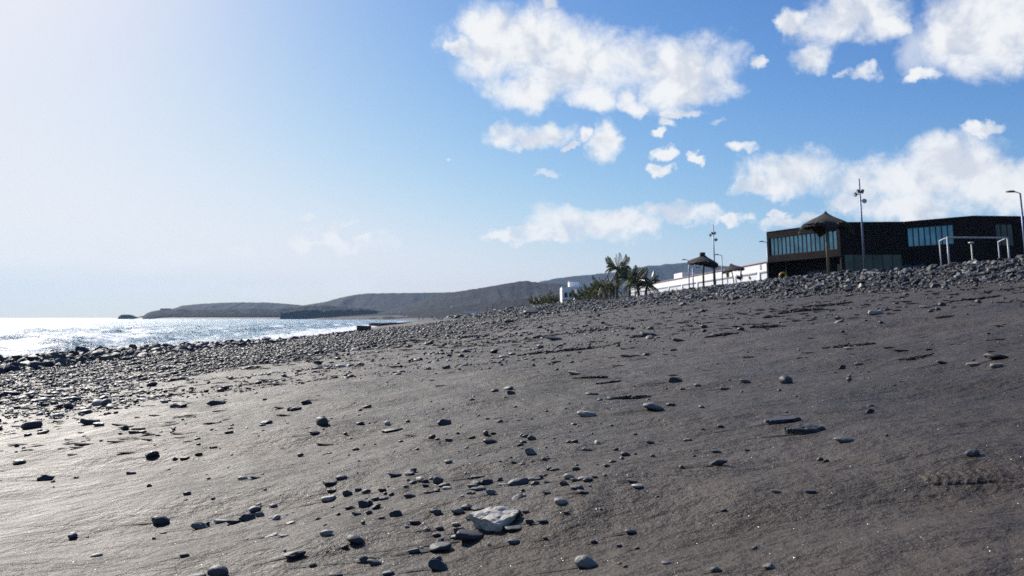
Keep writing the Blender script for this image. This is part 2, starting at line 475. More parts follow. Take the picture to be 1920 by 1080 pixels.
# ------------------------------------------------------------------ beach, sea
def stretched(a, b, fine, n):
    lo, hi = -math.asinh(-a / fine), math.asinh(b / fine)
    return fine * np.sinh(np.linspace(lo, hi, n))
def grid(xs, ys):
    nx, ny = len(xs), len(ys)
    i = np.arange(nx * ny).reshape(ny, nx)
    F = np.stack([i[:-1, :-1], i[:-1, 1:], i[1:, 1:], i[1:, :-1]], -1).reshape(-1, 4)
    X, Y = np.meshgrid(xs, ys)
    return X.ravel(), Y.ravel(), F
gx = stretched(-7000, 7000, 1.6, 560)
gy = 2.2 + stretched(-260, 7000, 1.3, 560)
X, Y, Fq = grid(gx, gy)
Zg = ground(X, Y)
beach = mesh_np('beach', np.stack([X, Y, Zg], 1), Fq, M_SAND, smooth=True)
tag(beach, 'dark grey volcanic sand beach sloping down to the sea', None, None, 'structure')

sx_ = -40 + stretched(-7000, 6000, 14.0, 420)
sy_ = 70 + stretched(-360, 7000, 14.0, 460)
X, Y, Fq = grid(sx_, sy_)
fade = np.clip(1.2 - np.hypot(X, Y) / 500, 0.0, 1.0)
Zs = fade * (0.16 * np.sin(X * .55 + Y * .10 + 2.2 * fbm(X / 18, Y / 22, 31, 2)) * np.clip(0.6 + 1.6 * fbm(X / 30, Y / 50, 33, 2), 0, 2) + 0.55 * fbm(X / 2.4, Y / 4.5, 35, 3))
dep = -ground(X, Y)
Zs = Zs * np.clip(dep / 0.6 + 0.25, 0.12, 1.0)
Sx = np.interp(Y, KY, KS)
off = Sx - X
foam = np.exp(-(np.clip(off - 1.0, 0, None) / (2.6 + 5.5 * np.clip((Y - 60) / 60, 0, 1) * np.clip((260 - Y) / 120, 0, 1))) ** 2)
foam = np.clip(foam * np.clip(1.6 - np.abs(Y - 120) / 700, 0.3, 1.1), 0, 1) * 0.8
brk = np.exp(-((off - 13 - 3.0 * fbm(Y / 25, Y / 90, 41, 2)) / 1.1) ** 2) * np.clip(0.3 + 2.2 * fbm(X / 40, Y / 16, 43, 2), 0, 1) * (Y < 500)
brk2 = np.exp(-((off - 24 - 5.0 * fbm(Y / 30, Y / 90, 45, 2)) / 1.5) ** 2) * np.clip(0.1 + 2.4 * fbm(X / 50, Y / 20, 47, 2), 0, 1) * (Y < 600)
foam = np.maximum(foam, np.maximum(0.85 * brk, 0.75 * brk2))
Zs = Zs + fade * 0.35 * (np.exp(-((off - 14.5 - 3.0 * fbm(Y / 25, Y / 90, 41, 2)) / 1.6) ** 2) + np.exp(-((off - 25.5 - 5.0 * fbm(Y / 30, Y / 90, 45, 2)) / 2.2) ** 2) + np.exp(-((off - 42 - 7.0 * fbm(Y / 40, Y / 90, 49, 2)) / 3.0) ** 2)) * (Y < 600)
sea = mesh_np('sea', np.stack([X, Y, Zs], 1), Fq, M_SEA, smooth=True, attrs={'foam': foam})
tag(sea, 'glittering blue sea with choppy waves along the shore', None, None, 'structure')

# ------------------------------------------------------------------ hills round the bay
M_FAR = plain('far_sand', (0.10, 0.088, 0.08), 0.9, 0, 0.2, 0.02, spec=0.1)
# name, label, distance of the ridge, depth in front, depth behind, steepness, material, ridge line (x, z)
HILLS = [
    ('plateau_hill', 'low flat-topped hill farthest along the coast', 3600, 500, 900, 0.8, M_HILL, [(-1512.4, 1.8), (-1464.3, 38.1), (-1424.1, 56.29), (-1332.6, 64.26), (-1218.0, 69.96), (-1057.2, 69.96), (-976.5, 64.26), (-884.3, 56.29), (-734.5, 40.37), (-596.2, 17.67)]),
    ('headland', 'dark rocky headland running out into the sea', 2300, 130, 500, 0.45, M_HILL, [(-1014.5, 0.35), (-1012.1, 9.04), (-1002.4, 16.29), (-989.5, 20.64), (-967.7, 24.27), (-923.9, 26.44), (-821.1, 24.99), (-762.6, 26.44), (-718.6, 27.9), (-630.7, 29.35), (-586.9, 33.71), (-528.3, 36.62), (-469.5, 33.71), (-381.3, 26.44), (-293.0, 11.94)]),
    ('rounded_hill', 'broad rounded hill behind the bay', 3000, 700, 900, 0.9, M_HILL, [(-803.4, 33.94), (-765.5, 45.32), (-718.0, 52.9), (-670.4, 60.5), (-622.9, 73.8), (-575.3, 84.26), (-517.9, 90.93), (-422.0, 91.88), (-326.1, 92.83), (-249.4, 93.79), (-191.9, 96.64), (-115.1, 98.55), (0.0, 94.74), (172.5, 79.5)]),
    ('peaked_hill', 'dark hill with a gentle peak left of the palms', 1900, 600, 700, 0.95, M_HILL, [(-314.7, 10.18), (-242.4, 29.36), (-194.2, 46.2), (-145.8, 59.45), (-109.4, 64.28), (-66.9, 70.93), (-24.3, 78.79), (6.1, 83.64), (30.4, 86.66), (54.8, 83.64), (85.2, 81.21), (133.8, 76.37), (194.6, 69.11), (267.3, 60.66), (352.0, 46.2)]),
    ('back_hill', 'long blue hill rising behind the palms and the white hall', 4200, 900, 1200, 0.9, M_HILL, [(-161.0, 99.94), (0.0, 139.92), (107.6, 174.67), (134.5, 181.36), (188.5, 196.09), (269.4, 208.16), (350.3, 217.55), (404.2, 220.24), (512.2, 230.98), (593.4, 247.11), (674.7, 261.92), (755.9, 271.35), (837.1, 276.74), (918.2, 279.43), (999.0, 274.04), (1079.6, 263.26), (1186.7, 244.42), (1320.8, 228.3), (1589.1, 206.82), (1989.3, 153.27), (2648.5, 20.31)]),
    ('low_ridge', 'low dark ridge behind the far beach', 1300, 240, 300, 0.8, M_CLIFF, [(-264.9, 5.07), (-215.3, 8.35), (-165.7, 10.81), (-132.6, 13.27), (-99.5, 17.37), (-66.4, 22.3), (-33.2, 26.41), (0.0, 30.53), (33.2, 33.82), (83.1, 35.47), (157.8, 32.17), (281.9, 19.84), (447.2, 7.53)]),
    ('sea_cliff', 'dark straight sea cliff at the edge of the bay', 1900, 40, 300, 0.3, M_CLIFF, [(-526.1, 2.4), (-525.6, 17.36), (-502.6, 18.56), (-472.4, 19.76), (-436.1, 21.56), (-387.7, 22.16), (-339.2, 21.56), (-302.8, 18.56), (-266.3, 13.77), (-229.9, 7.78)]),
    ('islet', 'small flat-topped rock islet off the headland tip', 2250, 25, 60, 0.4, M_CLIFF, [(-1059.7, -0.32), (-1056.0, 7.47), (-1050.5, 11.29), (-1034.8, 12.28), (-1021.8, 10.87), (-1015.7, 6.05), (-1012.4, -0.32)]),
    ('far_beach', 'pale far beach at the head of the bay', 1250, 210, 200, 0.9, M_FAR, [(-286.4, 1.01), (-266.6, 3.37), (-238.8, 4.55), (-207.0, 5.74), (-159.2, 6.92), (-103.5, 8.1), (-63.7, 8.88), (-15.9, 8.88), (31.8, 5.74)]),
]

def hill(name, label, yr, df, db, k, mat, ridge):
    rx = np.array([p[0] for p in ridge]); rz = np.array([p[1] for p in ridge])
    n = 200
    xs = np.sort(np.concatenate([np.linspace(rx[0], rx[-1], n), rx + 0.01]))
    zr = np.interp(xs, rx, rz)
    ker = np.array([1, 2, 3, 2, 1.]); ker /= ker.sum()
    if k > 0.5:
        zr = np.convolve(np.pad(zr, 2, mode='edge'), ker, 'valid')
    span = rx[-1] - rx[0]
    zr = zr + (zr - zr.min()) * 0.02 * fbm(xs / span * 90, xs * 0, 51, 3)
    rows = []
    tf = np.linspace(0, 1, 26)
    for t in tf:
        y = yr - df * (1 - t)
        s = t ** (0.5 + k) if k > 0.5 else np.clip(t / max(k, .05), 0, 1) ** 0.6
        amp = np.sin(np.pi * t) * 0.42
        gul = fbm(xs / span * 26 + t * 1.5, t * 2.5 + xs * 0, 61, 4)
        z = -3 + (zr + 3) * s * (1 + amp * gul)
        xr = xs * (y / yr) if k < 0.5 else xs
        rows.append(np.stack([xr, np.full_like(xs, y) + df * 0.08 * gul * np.sin(np.pi * t), np.minimum(z, zr)], 1))
    for t in np.linspace(0.1, 1, 8):
        rows.append(np.stack([xs, np.full_like(xs, yr + db * t), -3 + (zr + 3) * (1 - t ** 1.4)], 1))
    V = np.concatenate(rows)
    m = len(xs); i = np.arange(len(V)).reshape(-1, m)
    F = np.stack([i[:-1, :-1], i[:-1, 1:], i[1:, 1:], i[1:, :-1]], -1).reshape(-1, 4)
    return tag(mesh_np(name, V, F, mat, smooth=True), label, None, None, 'structure')
for h in HILLS: hill(*h)

# ------------------------------------------------------------------ sea haze in the air
def haze(density):
    m = bpy.data.materials.new('haze'); m.use_nodes = True
    t = NT(m.node_tree); t.n.clear()
    o = t.new('ShaderNodeOutputMaterial'); v = t.new('ShaderNodeVolumePrincipled')
    v.inputs['Color'].default_value = (0.42, 0.67, 1.0, 1)
    v.inputs['Density'].default_value = density
    v.inputs['Anisotropy'].default_value = 0.1
    t.l.new(v.outputs[0], o.inputs['Volume'])
    b = MB().box((0, 3470, 142), (14600, 7500, 320)).build('haze', m)
    return tag(b, 'thin sea haze over the whole bay', None, None, 'stuff')
haze(0.00006)

# ------------------------------------------------------------------ stones
_ico = {}
def ico(sub):
    if sub not in _ico:
        bm = bmesh.new(); bmesh.ops.create_icosphere(bm, subdivisions=sub, radius=1.0)
        bm.verts.ensure_lookup_table()
        V = np.array([v.co[:] for v in bm.verts]); F = np.array([[v.index for v in f.verts] for f in bm.faces])
        bm.free(); _ico[sub] = (V, F)
    return _ico[sub]
def rock(seed, sub, planes=7, cut=(0.5, 0.85), rough=0.10, freq=1.7):
    g = np.random.default_rng(seed)
    V, F = ico(sub); V = V.copy()
    for _ in range(planes):
        n = g.normal(size=3); n /= np.linalg.norm(n)
        c = g.uniform(*cut); d = V @ n
        V -= np.outer(np.maximum(d - c, 0) * 0.92, n)
    r = 1 + rough * (fbm(V[:, 0] * freq + seed, V[:, 1] * freq + V[:, 2] * 1.3, seed, 3) + fbm(V[:, 2] * freq - seed, V[:, 0] * freq - V[:, 1], seed + 5, 3))
    V = V * r[:, None]
    V -= (V.max(0) + V.min(0)) / 2
    V /= (V.max(0) - V.min(0)) / 2          # fits a 2 x 2 x 2 box
    return V, F
def rock_mesh(name, V, F, mat, smooth):
    o = mesh_np(name, V, F, mat, smooth=smooth); me = o.data
    bpy.data.objects.remove(o); return me

def plate(seed, sub, top=0.6):
    """a split slab: flat bed above, broken edge"""
    V, F = rock(seed, sub, 6, (0.55, 0.9), 0.16, 2.4)
    V = V.copy()
    V[:, 2] = np.clip(V[:, 2] * 1.7, -1, top + 0.16 * fbm(V[:, 0] * 2.2, V[:, 1] * 2.2, seed, 3))
    return V, F
def wedge(seed, sub):
    V, F = rock(seed, sub, 8, (0.45, 0.75), 0.08)
    V = V.copy(); V[:, 2] = -1 + (V[:, 2] + 1) * (0.55 + 0.45 * V[:, 0]) ; return V, F
def shard(seed, sub):
    V, F = rock(seed, sub, 3, (0.7, 0.9), 0.08)
    V = V.copy(); V[:, 1] += 0.9 * (1 - V[:, 0] ** 2); V[:, 2] *= (1.05 - 0.75 * np.abs(V[:, 0]) ** 2)
    V[:, 2] += 0.35 * V[:, 0]; return V, F

SHAPES = {
    'r': [rock_mesh('stone', *rock(s, 4, 4, (0.72, 0.95), 0.09, 1.2), M_STONE, True) for s in range(1, 9)],
    'a': [rock_mesh('stone', *rock(s, 4, 8, (0.5, 0.85), 0.09), M_STONE, True) for s in range(11, 19)],
    'f': [rock_mesh('stone', *plate(s, 3, 0.8), M_STONE, True) for s in range(21, 26)],
    'w': [rock_mesh('stone', *wedge(s, 3), M_STONE, False) for s in range(31, 34)],
    'c': [rock_mesh('stone', *shard(s, 3), M_STONE, True) for s in range(41, 43)],
    'F': [rock_mesh('stone', *plate(51, 4, 0.5), M_STONE, False)],
}
M_TONES = {}
def tone_mat(t):
    k = min(int(t * 10), 9)
    if k not in M_TONES:
        c = np.array([np.interp((k + .5) / 10, [g[0] for g in GREYS], [g[1][j] for g in GREYS]) for j in range(3)])
        M_TONES[k] = stone_material('stone_tone', False, [(0.0, tuple(c * 0.8)), (1.0, tuple(c * 1.2))], 0.58)
    return M_TONES[k]

# the stones that stand out on the sand: x, y, width, height, shape, tone, label
STONES = [
    (-0.051, 2.572, 0.1524, 0.0491, 'S', 0.97, 'large pale slab-like rock in the foreground, the biggest stone on the sand'),
    (0.185, 2.173, 0.0615, 0.0284, 'r', 0.8, 'rounded tan-grey stone at the bottom edge, right of the pale slab'),
    (-0.193, 2.294, 0.0546, 0.023, 'a', 0.25, 'dark angular stone at the bottom edge under a paler stone'),
    (-0.206, 2.377, 0.0306, 0.0119, 'r', 0.6, 'pale grey stone resting behind the dark angular one at the bottom edge'),
    (-0.822, 2.455, 0.066, 0.0319, 'r', 0.4, 'blue-grey boulder cut off by the bottom edge'),
    (-0.88, 2.46, 0.0472, 0.0098, 'r', 0.55, ''),
    (-1.305, 3.221, 0.07, 0.0289, 'r', 0.12, 'rounded black stone with a backwash streak in the left foreground'),
    (-1.114, 3.109, 0.0657, 0.0217, 'a', 0.75, 'block-shaped stone with pale top in the left foreground'),
    (-1.093, 3.119, 0.016, 0.0187, 'a', 0.1, ''),
    (-1.061, 3.158, 0.0486, 0.0095, 'f', 0.95, ''),
    (-0.998, 3.104, 0.0557, 0.0124, 'f', 0.15, ''),
    (-0.955, 3.128, 0.0582, 0.0219, 'a', 0.3, 'grey stone leaning in a little heap in the left foreground'),
    (-0.954, 3.216, 0.0516, 0.0225, 'a', 0.5, ''),
    (-0.918, 3.158, 0.0385, 0.0174, 'a', 0.85, ''),
    (-2.442, 4.513, 0.0892, 0.0382, 'a', 0.05, 'lone angular black rock on bare sand at far left'),
    (-2.277, 4.503, 0.0288, 0.009, 'f', 0.1, ''),
    (-2.011, 4.796, 0.0768, 0.0311, 'r', 0.08, 'round black stone above the bare sand at left'),
    (-1.958, 4.435, 0.0539, 0.0177, 'a', 0.1, ''),
    (-1.609, 3.83, 0.0245, 0.0153, 'a', 0.15, ''),
    (-2.85, 4.971, 0.0888, 0.0198, 'f', 0.1, ''),
    (-3.487, 6.035, 0.0347, 0.027, 'r', 0.1, ''),
    (-3.652, 6.659, 0.0936, 0.0199, 'f', 0.1, ''),
    (-3.754, 6.634, 0.0593, 0.0198, 'a', 0.2, ''),
    (-2.834, 6.264, 0.0521, 0.0344, 'r', 0.1, ''),
    (-2.67, 6.054, 0.1047, 0.0242, 'a', 0.05, ''),
    (-2.615, 6.049, 0.062, 0.0151, 'f', 0.1, ''),
    (-2.393, 6.049, 0.0271, 0.0272, 'a', 0.1, ''),
    (-1.841, 4.694, 0.0301, 0.0164, 'a', 0.1, ''),
    (-1.787, 4.689, 0.0511, 0.0117, 'f', 0.1, ''),
    (-1.729, 4.733, 0.0425, 0.0118, 'f', 0.2, ''),
    (-1.688, 4.845, 0.0435, 0.0097, 'f', 0.1, ''),
    (-1.726, 5.22, 0.0603, 0.0131, 'f', 0.1, ''),
    (-1.173, 3.757, 0.0506, 0.0169, 'r', 0.86, 'tan pebble beside a flat grey one in the left foreground'),
    (-1.113, 3.733, 0.0527, 0.0093, 'f', 0.4, ''),
    (-0.828, 3.05, 0.0333, 0.0153, 'r', 0.9, ''),
    (-0.751, 2.943, 0.0302, 0.006, 'f', 0.9, ''),
    (-0.772, 2.782, 0.0482, 0.0167, 'w', 0.5, 'wedge-shaped grey stone in the left foreground'),
    (-0.713, 2.719, 0.0314, 0.006, 'f', 0.8, ''),
    (-0.563, 2.641, 0.0424, 0.0159, 'r', 0.88, 'round stone with a pale tan top in the foreground'),
    (-0.652, 2.923, 0.0225, 0.0073, 'a', 0.1, ''),
    (-0.588, 2.933, 0.017, 0.0088, 'r', 0.1, ''),
    (-0.992, 2.646, 0.0338, 0.0106, 'a', 0.1, ''),
    (-0.622, 2.504, 0.0643, 0.0176, 'a', 0.12, 'long dark stone near the bottom edge left of centre'),
    (-0.554, 2.431, 0.0281, 0.0097, 'r', 0.12, ''),
    (-0.467, 2.319, 0.0387, 0.0093, 'r', 0.15, ''),
    (-0.322, 2.28, 0.0323, 0.0091, 'r', 0.5, ''),
    (-0.684, 3.226, 0.056, 0.0146, 'f', 0.95, 'flat pale oval stone left of the pebble cluster'),
    (-0.693, 3.314, 0.0383, 0.0083, 'f', 0.2, ''),
    (-0.717, 3.392, 0.061, 0.0119, 'f', 0.4, ''),
    (-0.68, 3.435, 0.0486, 0.0155, 'r', 0.45, ''),
    (-0.616, 3.231, 0.0374, 0.0211, 'r', 0.35, ''),
    (-0.579, 3.255, 0.0272, 0.0114, 'a', 0.3, ''),
    (-0.541, 3.201, 0.0371, 0.0145, 'r', 0.3, ''),
    (-0.485, 3.075, 0.0336, 0.0123, 'r', 0.4, ''),
    (-0.453, 3.06, 0.0354, 0.0107, 'r', 0.45, ''),
    (-0.479, 3.182, 0.0328, 0.0096, 'f', 0.1, ''),
    (-0.56, 3.002, 0.0405, 0.012, 'a', 0.1, ''),
    (-0.513, 2.997, 0.0462, 0.0225, 'a', 0.08, 'dark stone in the clump left of the pale slab'),
    (-0.496, 3.006, 0.0271, 0.0181, 'a', 0.08, ''),
    (-0.458, 2.928, 0.0339, 0.0147, 'a', 0.1, ''),
    (-0.517, 2.889, 0.0334, 0.0087, 'f', 0.4, ''),
    (-0.376, 2.802, 0.0415, 0.0183, 'a', 0.06, 'black stone standing alone left of the pale slab'),
    (-0.418, 2.787, 0.0215, 0.0084, 'a', 0.1, ''),
    (-0.462, 2.568, 0.0512, 0.0193, 'r', 0.2, 'dark rounded stone in the foreground left of the bottom centre'),
    (-0.489, 2.538, 0.0277, 0.0076, 'f', 0.3, ''),
    (-0.412, 2.436, 0.0658, 0.0171, 'a', 0.12, 'long dark flat stone with a rounded one before it near the bottom edge'),
    (-0.376, 2.392, 0.0431, 0.0144, 'r', 0.25, ''),
    (-0.202, 2.47, 0.0668, 0.0149, 'f', 0.18, 'flat dark stone between the pale slab and the bottom edge'),
    (-0.278, 2.47, 0.0381, 0.0099, 'f', 0.3, ''),
    (-0.257, 2.489, 0.0144, 0.0062, 'f', 0.95, ''),
    (-0.208, 2.519, 0.0292, 0.0101, 'a', 0.12, ''),
    (-0.223, 2.568, 0.0264, 0.009, 'r', 0.1, ''),
    (-0.218, 2.611, 0.0286, 0.0118, 'r', 0.2, ''),
    (-0.257, 2.621, 0.027, 0.0092, 'a', 0.25, ''),
    (-0.301, 2.689, 0.0363, 0.0094, 'f', 0.2, ''),
    (-0.322, 2.66, 0.0171, 0.006, 'f', 0.9, ''),
    (-0.254, 2.772, 0.0268, 0.0125, 'a', 0.2, ''),
    (-0.237, 2.748, 0.0318, 0.0152, 'a', 0.35, ''),
    (-0.171, 2.728, 0.0404, 0.0192, 'a', 0.7, "square-cut stone with pale top touching the pale slab's left side"),
    (-0.145, 2.748, 0.0442, 0.0138, 'a', 0.2, ''),
    (-0.107, 2.724, 0.0456, 0.0068, 'f', 0.4, ''),
    (-0.129, 2.655, 0.0291, 0.012, 'a', 0.6, ''),
    (-0.171, 2.626, 0.027, 0.0079, 'f', 0.8, ''),
    (-0.155, 2.572, 0.0364, 0.0168, 'a', 0.35, ''),
    (-0.123, 2.519, 0.0908, 0.0177, 'f', 0.15, 'long thin dark plate lying before the pale slab'),
    (-0.16, 2.538, 0.0359, 0.0064, 'f', 0.9, ''),
    (0.002, 2.524, 0.0618, 0.0076, 'f', 0.5, ''),
    (0.04, 2.621, 0.0253, 0.006, 'f', 0.45, ''),
    (0.013, 2.616, 0.027, 0.0184, 'a', 0.1, ''),
    (0.052, 2.543, 0.0262, 0.0102, 'a', 0.2, ''),
    (0.09, 2.533, 0.0294, 0.0064, 'f', 0.35, ''),
    (0.004, 2.431, 0.036, 0.011, 'r', 0.5, 'smooth blue-grey pebble right below the pale slab'),
    (-0.064, 2.446, 0.0126, 0.0086, 'r', 1.0, 'tiny white shell-like pebble below the pale slab'),
    (0.012, 2.772, 0.0518, 0.0167, 'w', 0.45, 'wedge-shaped stone with a lit face behind the pale slab'),
    (0.034, 2.777, 0.025, 0.006, 'f', 0.9, ''),
    (0.022, 2.997, 0.0772, 0.0241, 'r', 0.55, 'largest smooth grey cobble in the pebble cluster behind the pale slab'),
    (-0.032, 3.031, 0.039, 0.0061, 'f', 0.85, ''),
    (0.081, 3.05, 0.053, 0.0123, 'r', 0.4, ''),
    (0.102, 3.05, 0.0196, 0.0153, 'a', 0.1, ''),
    (0.078, 2.933, 0.034, 0.0133, 'r', 0.55, ''),
    (0.118, 2.938, 0.0265, 0.006, 'f', 0.3, ''),
    (-0.092, 3.104, 0.05, 0.0171, 'a', 0.05, 'dark block in the pebble cluster behind the pale slab'),
    (-0.129, 3.109, 0.042, 0.0172, 'a', 0.15, ''),
    (-0.141, 3.084, 0.0397, 0.0093, 'f', 0.8, ''),
    (-0.115, 2.962, 0.0534, 0.0119, 'f', 0.5, ''),
    (-0.107, 3.036, 0.0235, 0.0091, 'r', 0.95, ''),
    (-0.137, 2.889, 0.0335, 0.0102, 'a', 0.4, ''),
    (-0.164, 2.865, 0.0148, 0.006, 'r', 0.9, ''),
    (-0.069, 2.85, 0.0367, 0.0157, 'a', 0.6, ''),
    (-0.044, 3.119, 0.0241, 0.0125, 'a', 0.1, ''),
    (-0.128, 3.226, 0.054, 0.0065, 'f', 0.4, ''),
    (-0.159, 3.216, 0.0248, 0.006, 'f', 0.6, ''),
    (-0.325, 3.221, 0.029, 0.0129, 'r', 0.15, ''),
    (-0.274, 3.192, 0.0411, 0.0272, 'r', 0.45, ''),
    (-0.247, 3.143, 0.0445, 0.0126, 'r', 0.3, ''),
    (-0.233, 3.094, 0.0359, 0.0078, 'f', 0.9, ''),
    (-0.269, 3.065, 0.0276, 0.0123, 'a', 0.4, ''),
    (-0.296, 3.055, 0.0354, 0.0077, 'f', 0.2, ''),
    (-0.4, 3.367, 0.0433, 0.0135, 'r', 0.15, ''),
    (-0.46, 3.377, 0.0587, 0.0119, 'f', 0.2, ''),
    (-0.393, 3.392, 0.0393, 0.017, 'a', 0.15, ''),
    (-0.357, 3.016, 0.0427, 0.0136, 'r', 0.3, ''),
    (-0.319, 3.167, 0.0285, 0.008, 'f', 0.2, ''),
    (0.195, 2.948, 0.038, 0.0178, 'r', 0.93, 'tan round pebble topping the small heap right of the pebble cluster'),
    (0.172, 2.845, 0.033, 0.0143, 'a', 0.1, ''),
    (0.21, 2.884, 0.0316, 0.0101, 'r', 0.3, ''),
    (0.251, 2.855, 0.0368, 0.0129, 'r', 0.4, ''),
    (0.277, 2.889, 0.0223, 0.006, 'f', 0.3, ''),
    (0.209, 2.777, 0.0447, 0.0139, 'a', 0.4, ''),
    (0.223, 2.724, 0.0386, 0.0068, 'f', 0.55, ''),
    (0.251, 2.787, 0.0144, 0.006, 'r', 0.9, ''),
    (0.111, 2.758, 0.0284, 0.0069, 'f', 0.4, ''),
    (0.102, 2.792, 0.0108, 0.006, 'r', 0.2, ''),
    (0.389, 2.797, 0.036, 0.007, 'f', 0.75, ''),
    (0.159, 2.568, 0.0198, 0.0064, 'f', 0.6, ''),
    (0.328, 2.402, 0.034, 0.0108, 'r', 0.6, 'smooth light grey pebble on open sand right of the pale slab'),
    (0.284, 2.319, 0.0179, 0.006, 'f', 0.35, ''),
    (0.326, 2.28, 0.0147, 0.006, 'r', 0.2, ''),
    (0.222, 2.368, 0.0183, 0.0083, 'r', 0.3, ''),
    (0.092, 2.421, 0.0156, 0.0073, 'r', 0.15, ''),
    (0.272, 2.104, 0.0135, 0.0063, 'r', 0.5, ''),
    (0.075, 3.465, 0.0513, 0.0244, 'a', 0.7, 'pale grey faceted stone above the pebble cluster'),
    (0.125, 3.348, 0.0259, 0.0118, 'r', 0.5, ''),
    (-0.097, 3.899, 0.0728, 0.0215, 'r', 0.12, 'low dark hump of a stone above the pebble cluster'),
    (-0.386, 4.133, 0.0372, 0.0187, 'r', 0.1, ''),
    (-0.356, 4.079, 0.0263, 0.0082, 'f', 0.3, ''),
    (-0.297, 4.045, 0.0365, 0.0122, 'a', 0.3, ''),
    (-0.192, 4.045, 0.0365, 0.0081, 'f', 0.4, ''),
    (-0.089, 4.06, 0.0314, 0.0102, 'r', 0.2, ''),
    (0.061, 3.908, 0.0352, 0.0137, 'r', 0.5, ''),
    (0.088, 3.816, 0.0418, 0.0192, 'r', 0.4, ''),
    (0.037, 3.699, 0.0357, 0.0111, 'a', 0.25, ''),
    (0.267, 3.66, 0.033, 0.011, 'r', 0.3, ''),
    (0.241, 3.655, 0.0235, 0.0073, 'f', 0.4, ''),
    (0.306, 3.509, 0.0407, 0.0123, 'a', 0.3, ''),
    (0.422, 3.479, 0.0269, 0.0105, 'a', 0.2, ''),
    (0.136, 3.172, 0.0225, 0.0127, 'a', 0.2, ''),
    (0.156, 3.153, 0.0365, 0.0079, 'r', 0.25, ''),
    (0.23, 3.094, 0.0319, 0.0124, 'a', 0.2, ''),
    (0.004, 3.338, 0.0258, 0.0067, 'f', 0.6, ''),
    (0.747, 4.484, 0.1154, 0.0338, 'r', 0.72, 'light grey domed cobble on open sand right of centre'),
    (0.86, 4.606, 0.0533, 0.0139, 'f', 0.3, ''),
    (1.138, 5.908, 0.1026, 0.0326, 'a', 0.1, 'dark blocky stone alone on the open sand right of centre'),
    (1.12, 5.571, 0.0358, 0.0168, 'a', 0.2, ''),
    (1.366, 5.449, 0.0701, 0.0164, 'a', 0.25, ''),
    (1.537, 5.591, 0.0683, 0.0224, 'r', 0.6, 'small light grey pebble on the sand up the slope at right'),
    (0.577, 3.572, 0.0368, 0.0108, 'r', 0.5, ''),
    (0.729, 3.557, 0.0366, 0.0089, 'f', 0.6, ''),
    (0.834, 3.733, 0.0192, 0.0075, 'r', 0.6, ''),
    (0.913, 3.738, 0.0312, 0.0112, 'r', 0.5, ''),
    (0.775, 3.25, 0.0418, 0.0098, 'r', 0.55, 'flat grey pebble above the dark curved shard'),
    (0.711, 2.962, 0.0723, 0.0178, 'c', 0.08, 'dark curved shard stuck in the sand at right'),
    (0.881, 3.216, 0.0248, 0.006, 'f', 0.2, ''),
    (0.775, 2.533, 0.0325, 0.0076, 'r', 0.75, 'small pale pebble on open sand at right'),
    (0.867, 2.509, 0.0322, 0.0075, 'f', 0.35, ''),
    (0.596, 2.441, 0.0188, 0.0061, 'r', 0.35, ''),
    (0.579, 2.085, 0.016, 0.0063, 'r', 0.4, ''),
    (0.452, 1.938, 0.0274, 0.0107, 'r', 0.4, ''),
    (0.558, 1.899, 0.0268, 0.0114, 'a', 0.7, 'pale-topped block at the bottom edge at right'),
    (1.215, 3.123, 0.0801, 0.0187, 'r', 0.62, 'long smooth blue-grey cobble on the right-hand sand'),
    (1.414, 2.636, 0.0471, 0.0184, 'r', 0.5, 'grey rounded stone near the right edge above the footprint'),
    (1.049, 2.923, 0.0262, 0.0117, 'a', 0.1, ''),
    (1.054, 2.884, 0.0222, 0.0101, 'a', 0.1, ''),
    (1.085, 2.86, 0.0183, 0.01, 'w', 0.3, ''),
    (1.571, 3.733, 0.0479, 0.0187, 'c', 0.08, 'small dark shard up the slope on the right-hand sand'),
    (1.162, 3.674, 0.1557, 0.0184, 'F', 0.32, 'flat half-buried slab on the right-hand sand'),
    (1.174, 3.421, 0.1624, 0.0342, 'P', 0.45, 'broken half-buried slab with a cracked face on the right-hand sand'),
    (2.935, 5.103, 0.1374, 0.023, 'f', 0.12, 'long flat dark stone near the right edge'),
    (2.706, 5.318, 0.075, 0.016, 'r', 0.5, ''),
    (2.776, 5.084, 0.0912, 0.0152, 'f', 0.82, ''),
    (2.762, 4.811, 0.077, 0.0216, 'f', 0.7, ''),
    (2.412, 6.166, 0.0594, 0.0309, 'c', 0.1, ''),
    (2.554, 6.225, 0.0639, 0.0156, 'f', 0.7, ''),
    (2.852, 7.132, 0.0825, 0.0214, 'r', 0.92, 'small tan stone beside the dark driftwood clump at right'),
    (4.411, 11.35, 0.2043, 0.074, 'w', 0.85, 'pale triangular stone up the slope at right'),
    (5.683, 13.1, 0.2863, 0.0591, 'f', 0.92, 'pale flat stone with a round one on it up the slope'),
    (6.087, 13.802, 0.1065, 0.0484, 'r', 0.9, ''),
    (6.467, 13.086, 0.1682, 0.0394, 'r', 0.85, ''),
    (0.387, 4.42, 0.1024, 0.0244, 'f', 0.93, 'whitish flat slab on the open sand in the centre'),
    (-0.386, 4.869, 0.0784, 0.0318, 'a', 0.2, 'dark stone with a grey flank left of the whitish slab'),
    (-0.739, 5.054, 0.0423, 0.0228, 'r', 1.0, 'bright white pebble in the middle of the beach'),
    (0.6, 5.225, 0.0639, 0.021, 'a', 0.7, ''),
    (0.524, 5.566, 0.086, 0.014, 'f', 0.1, ''),
    (-0.007, 5.82, 0.0637, 0.0263, 'a', 0.12, ''),
    (0.512, 7.01, 0.1128, 0.0176, 'f', 0.9, ''),
    (0.394, 7.444, 0.0383, 0.0262, 'r', 0.6, ''),
    (1.813, 9.487, 0.0855, 0.0238, 'r', 0.2, ''),
    (1.427, 8.989, 0.0752, 0.0271, 'f', 0.4, ''),
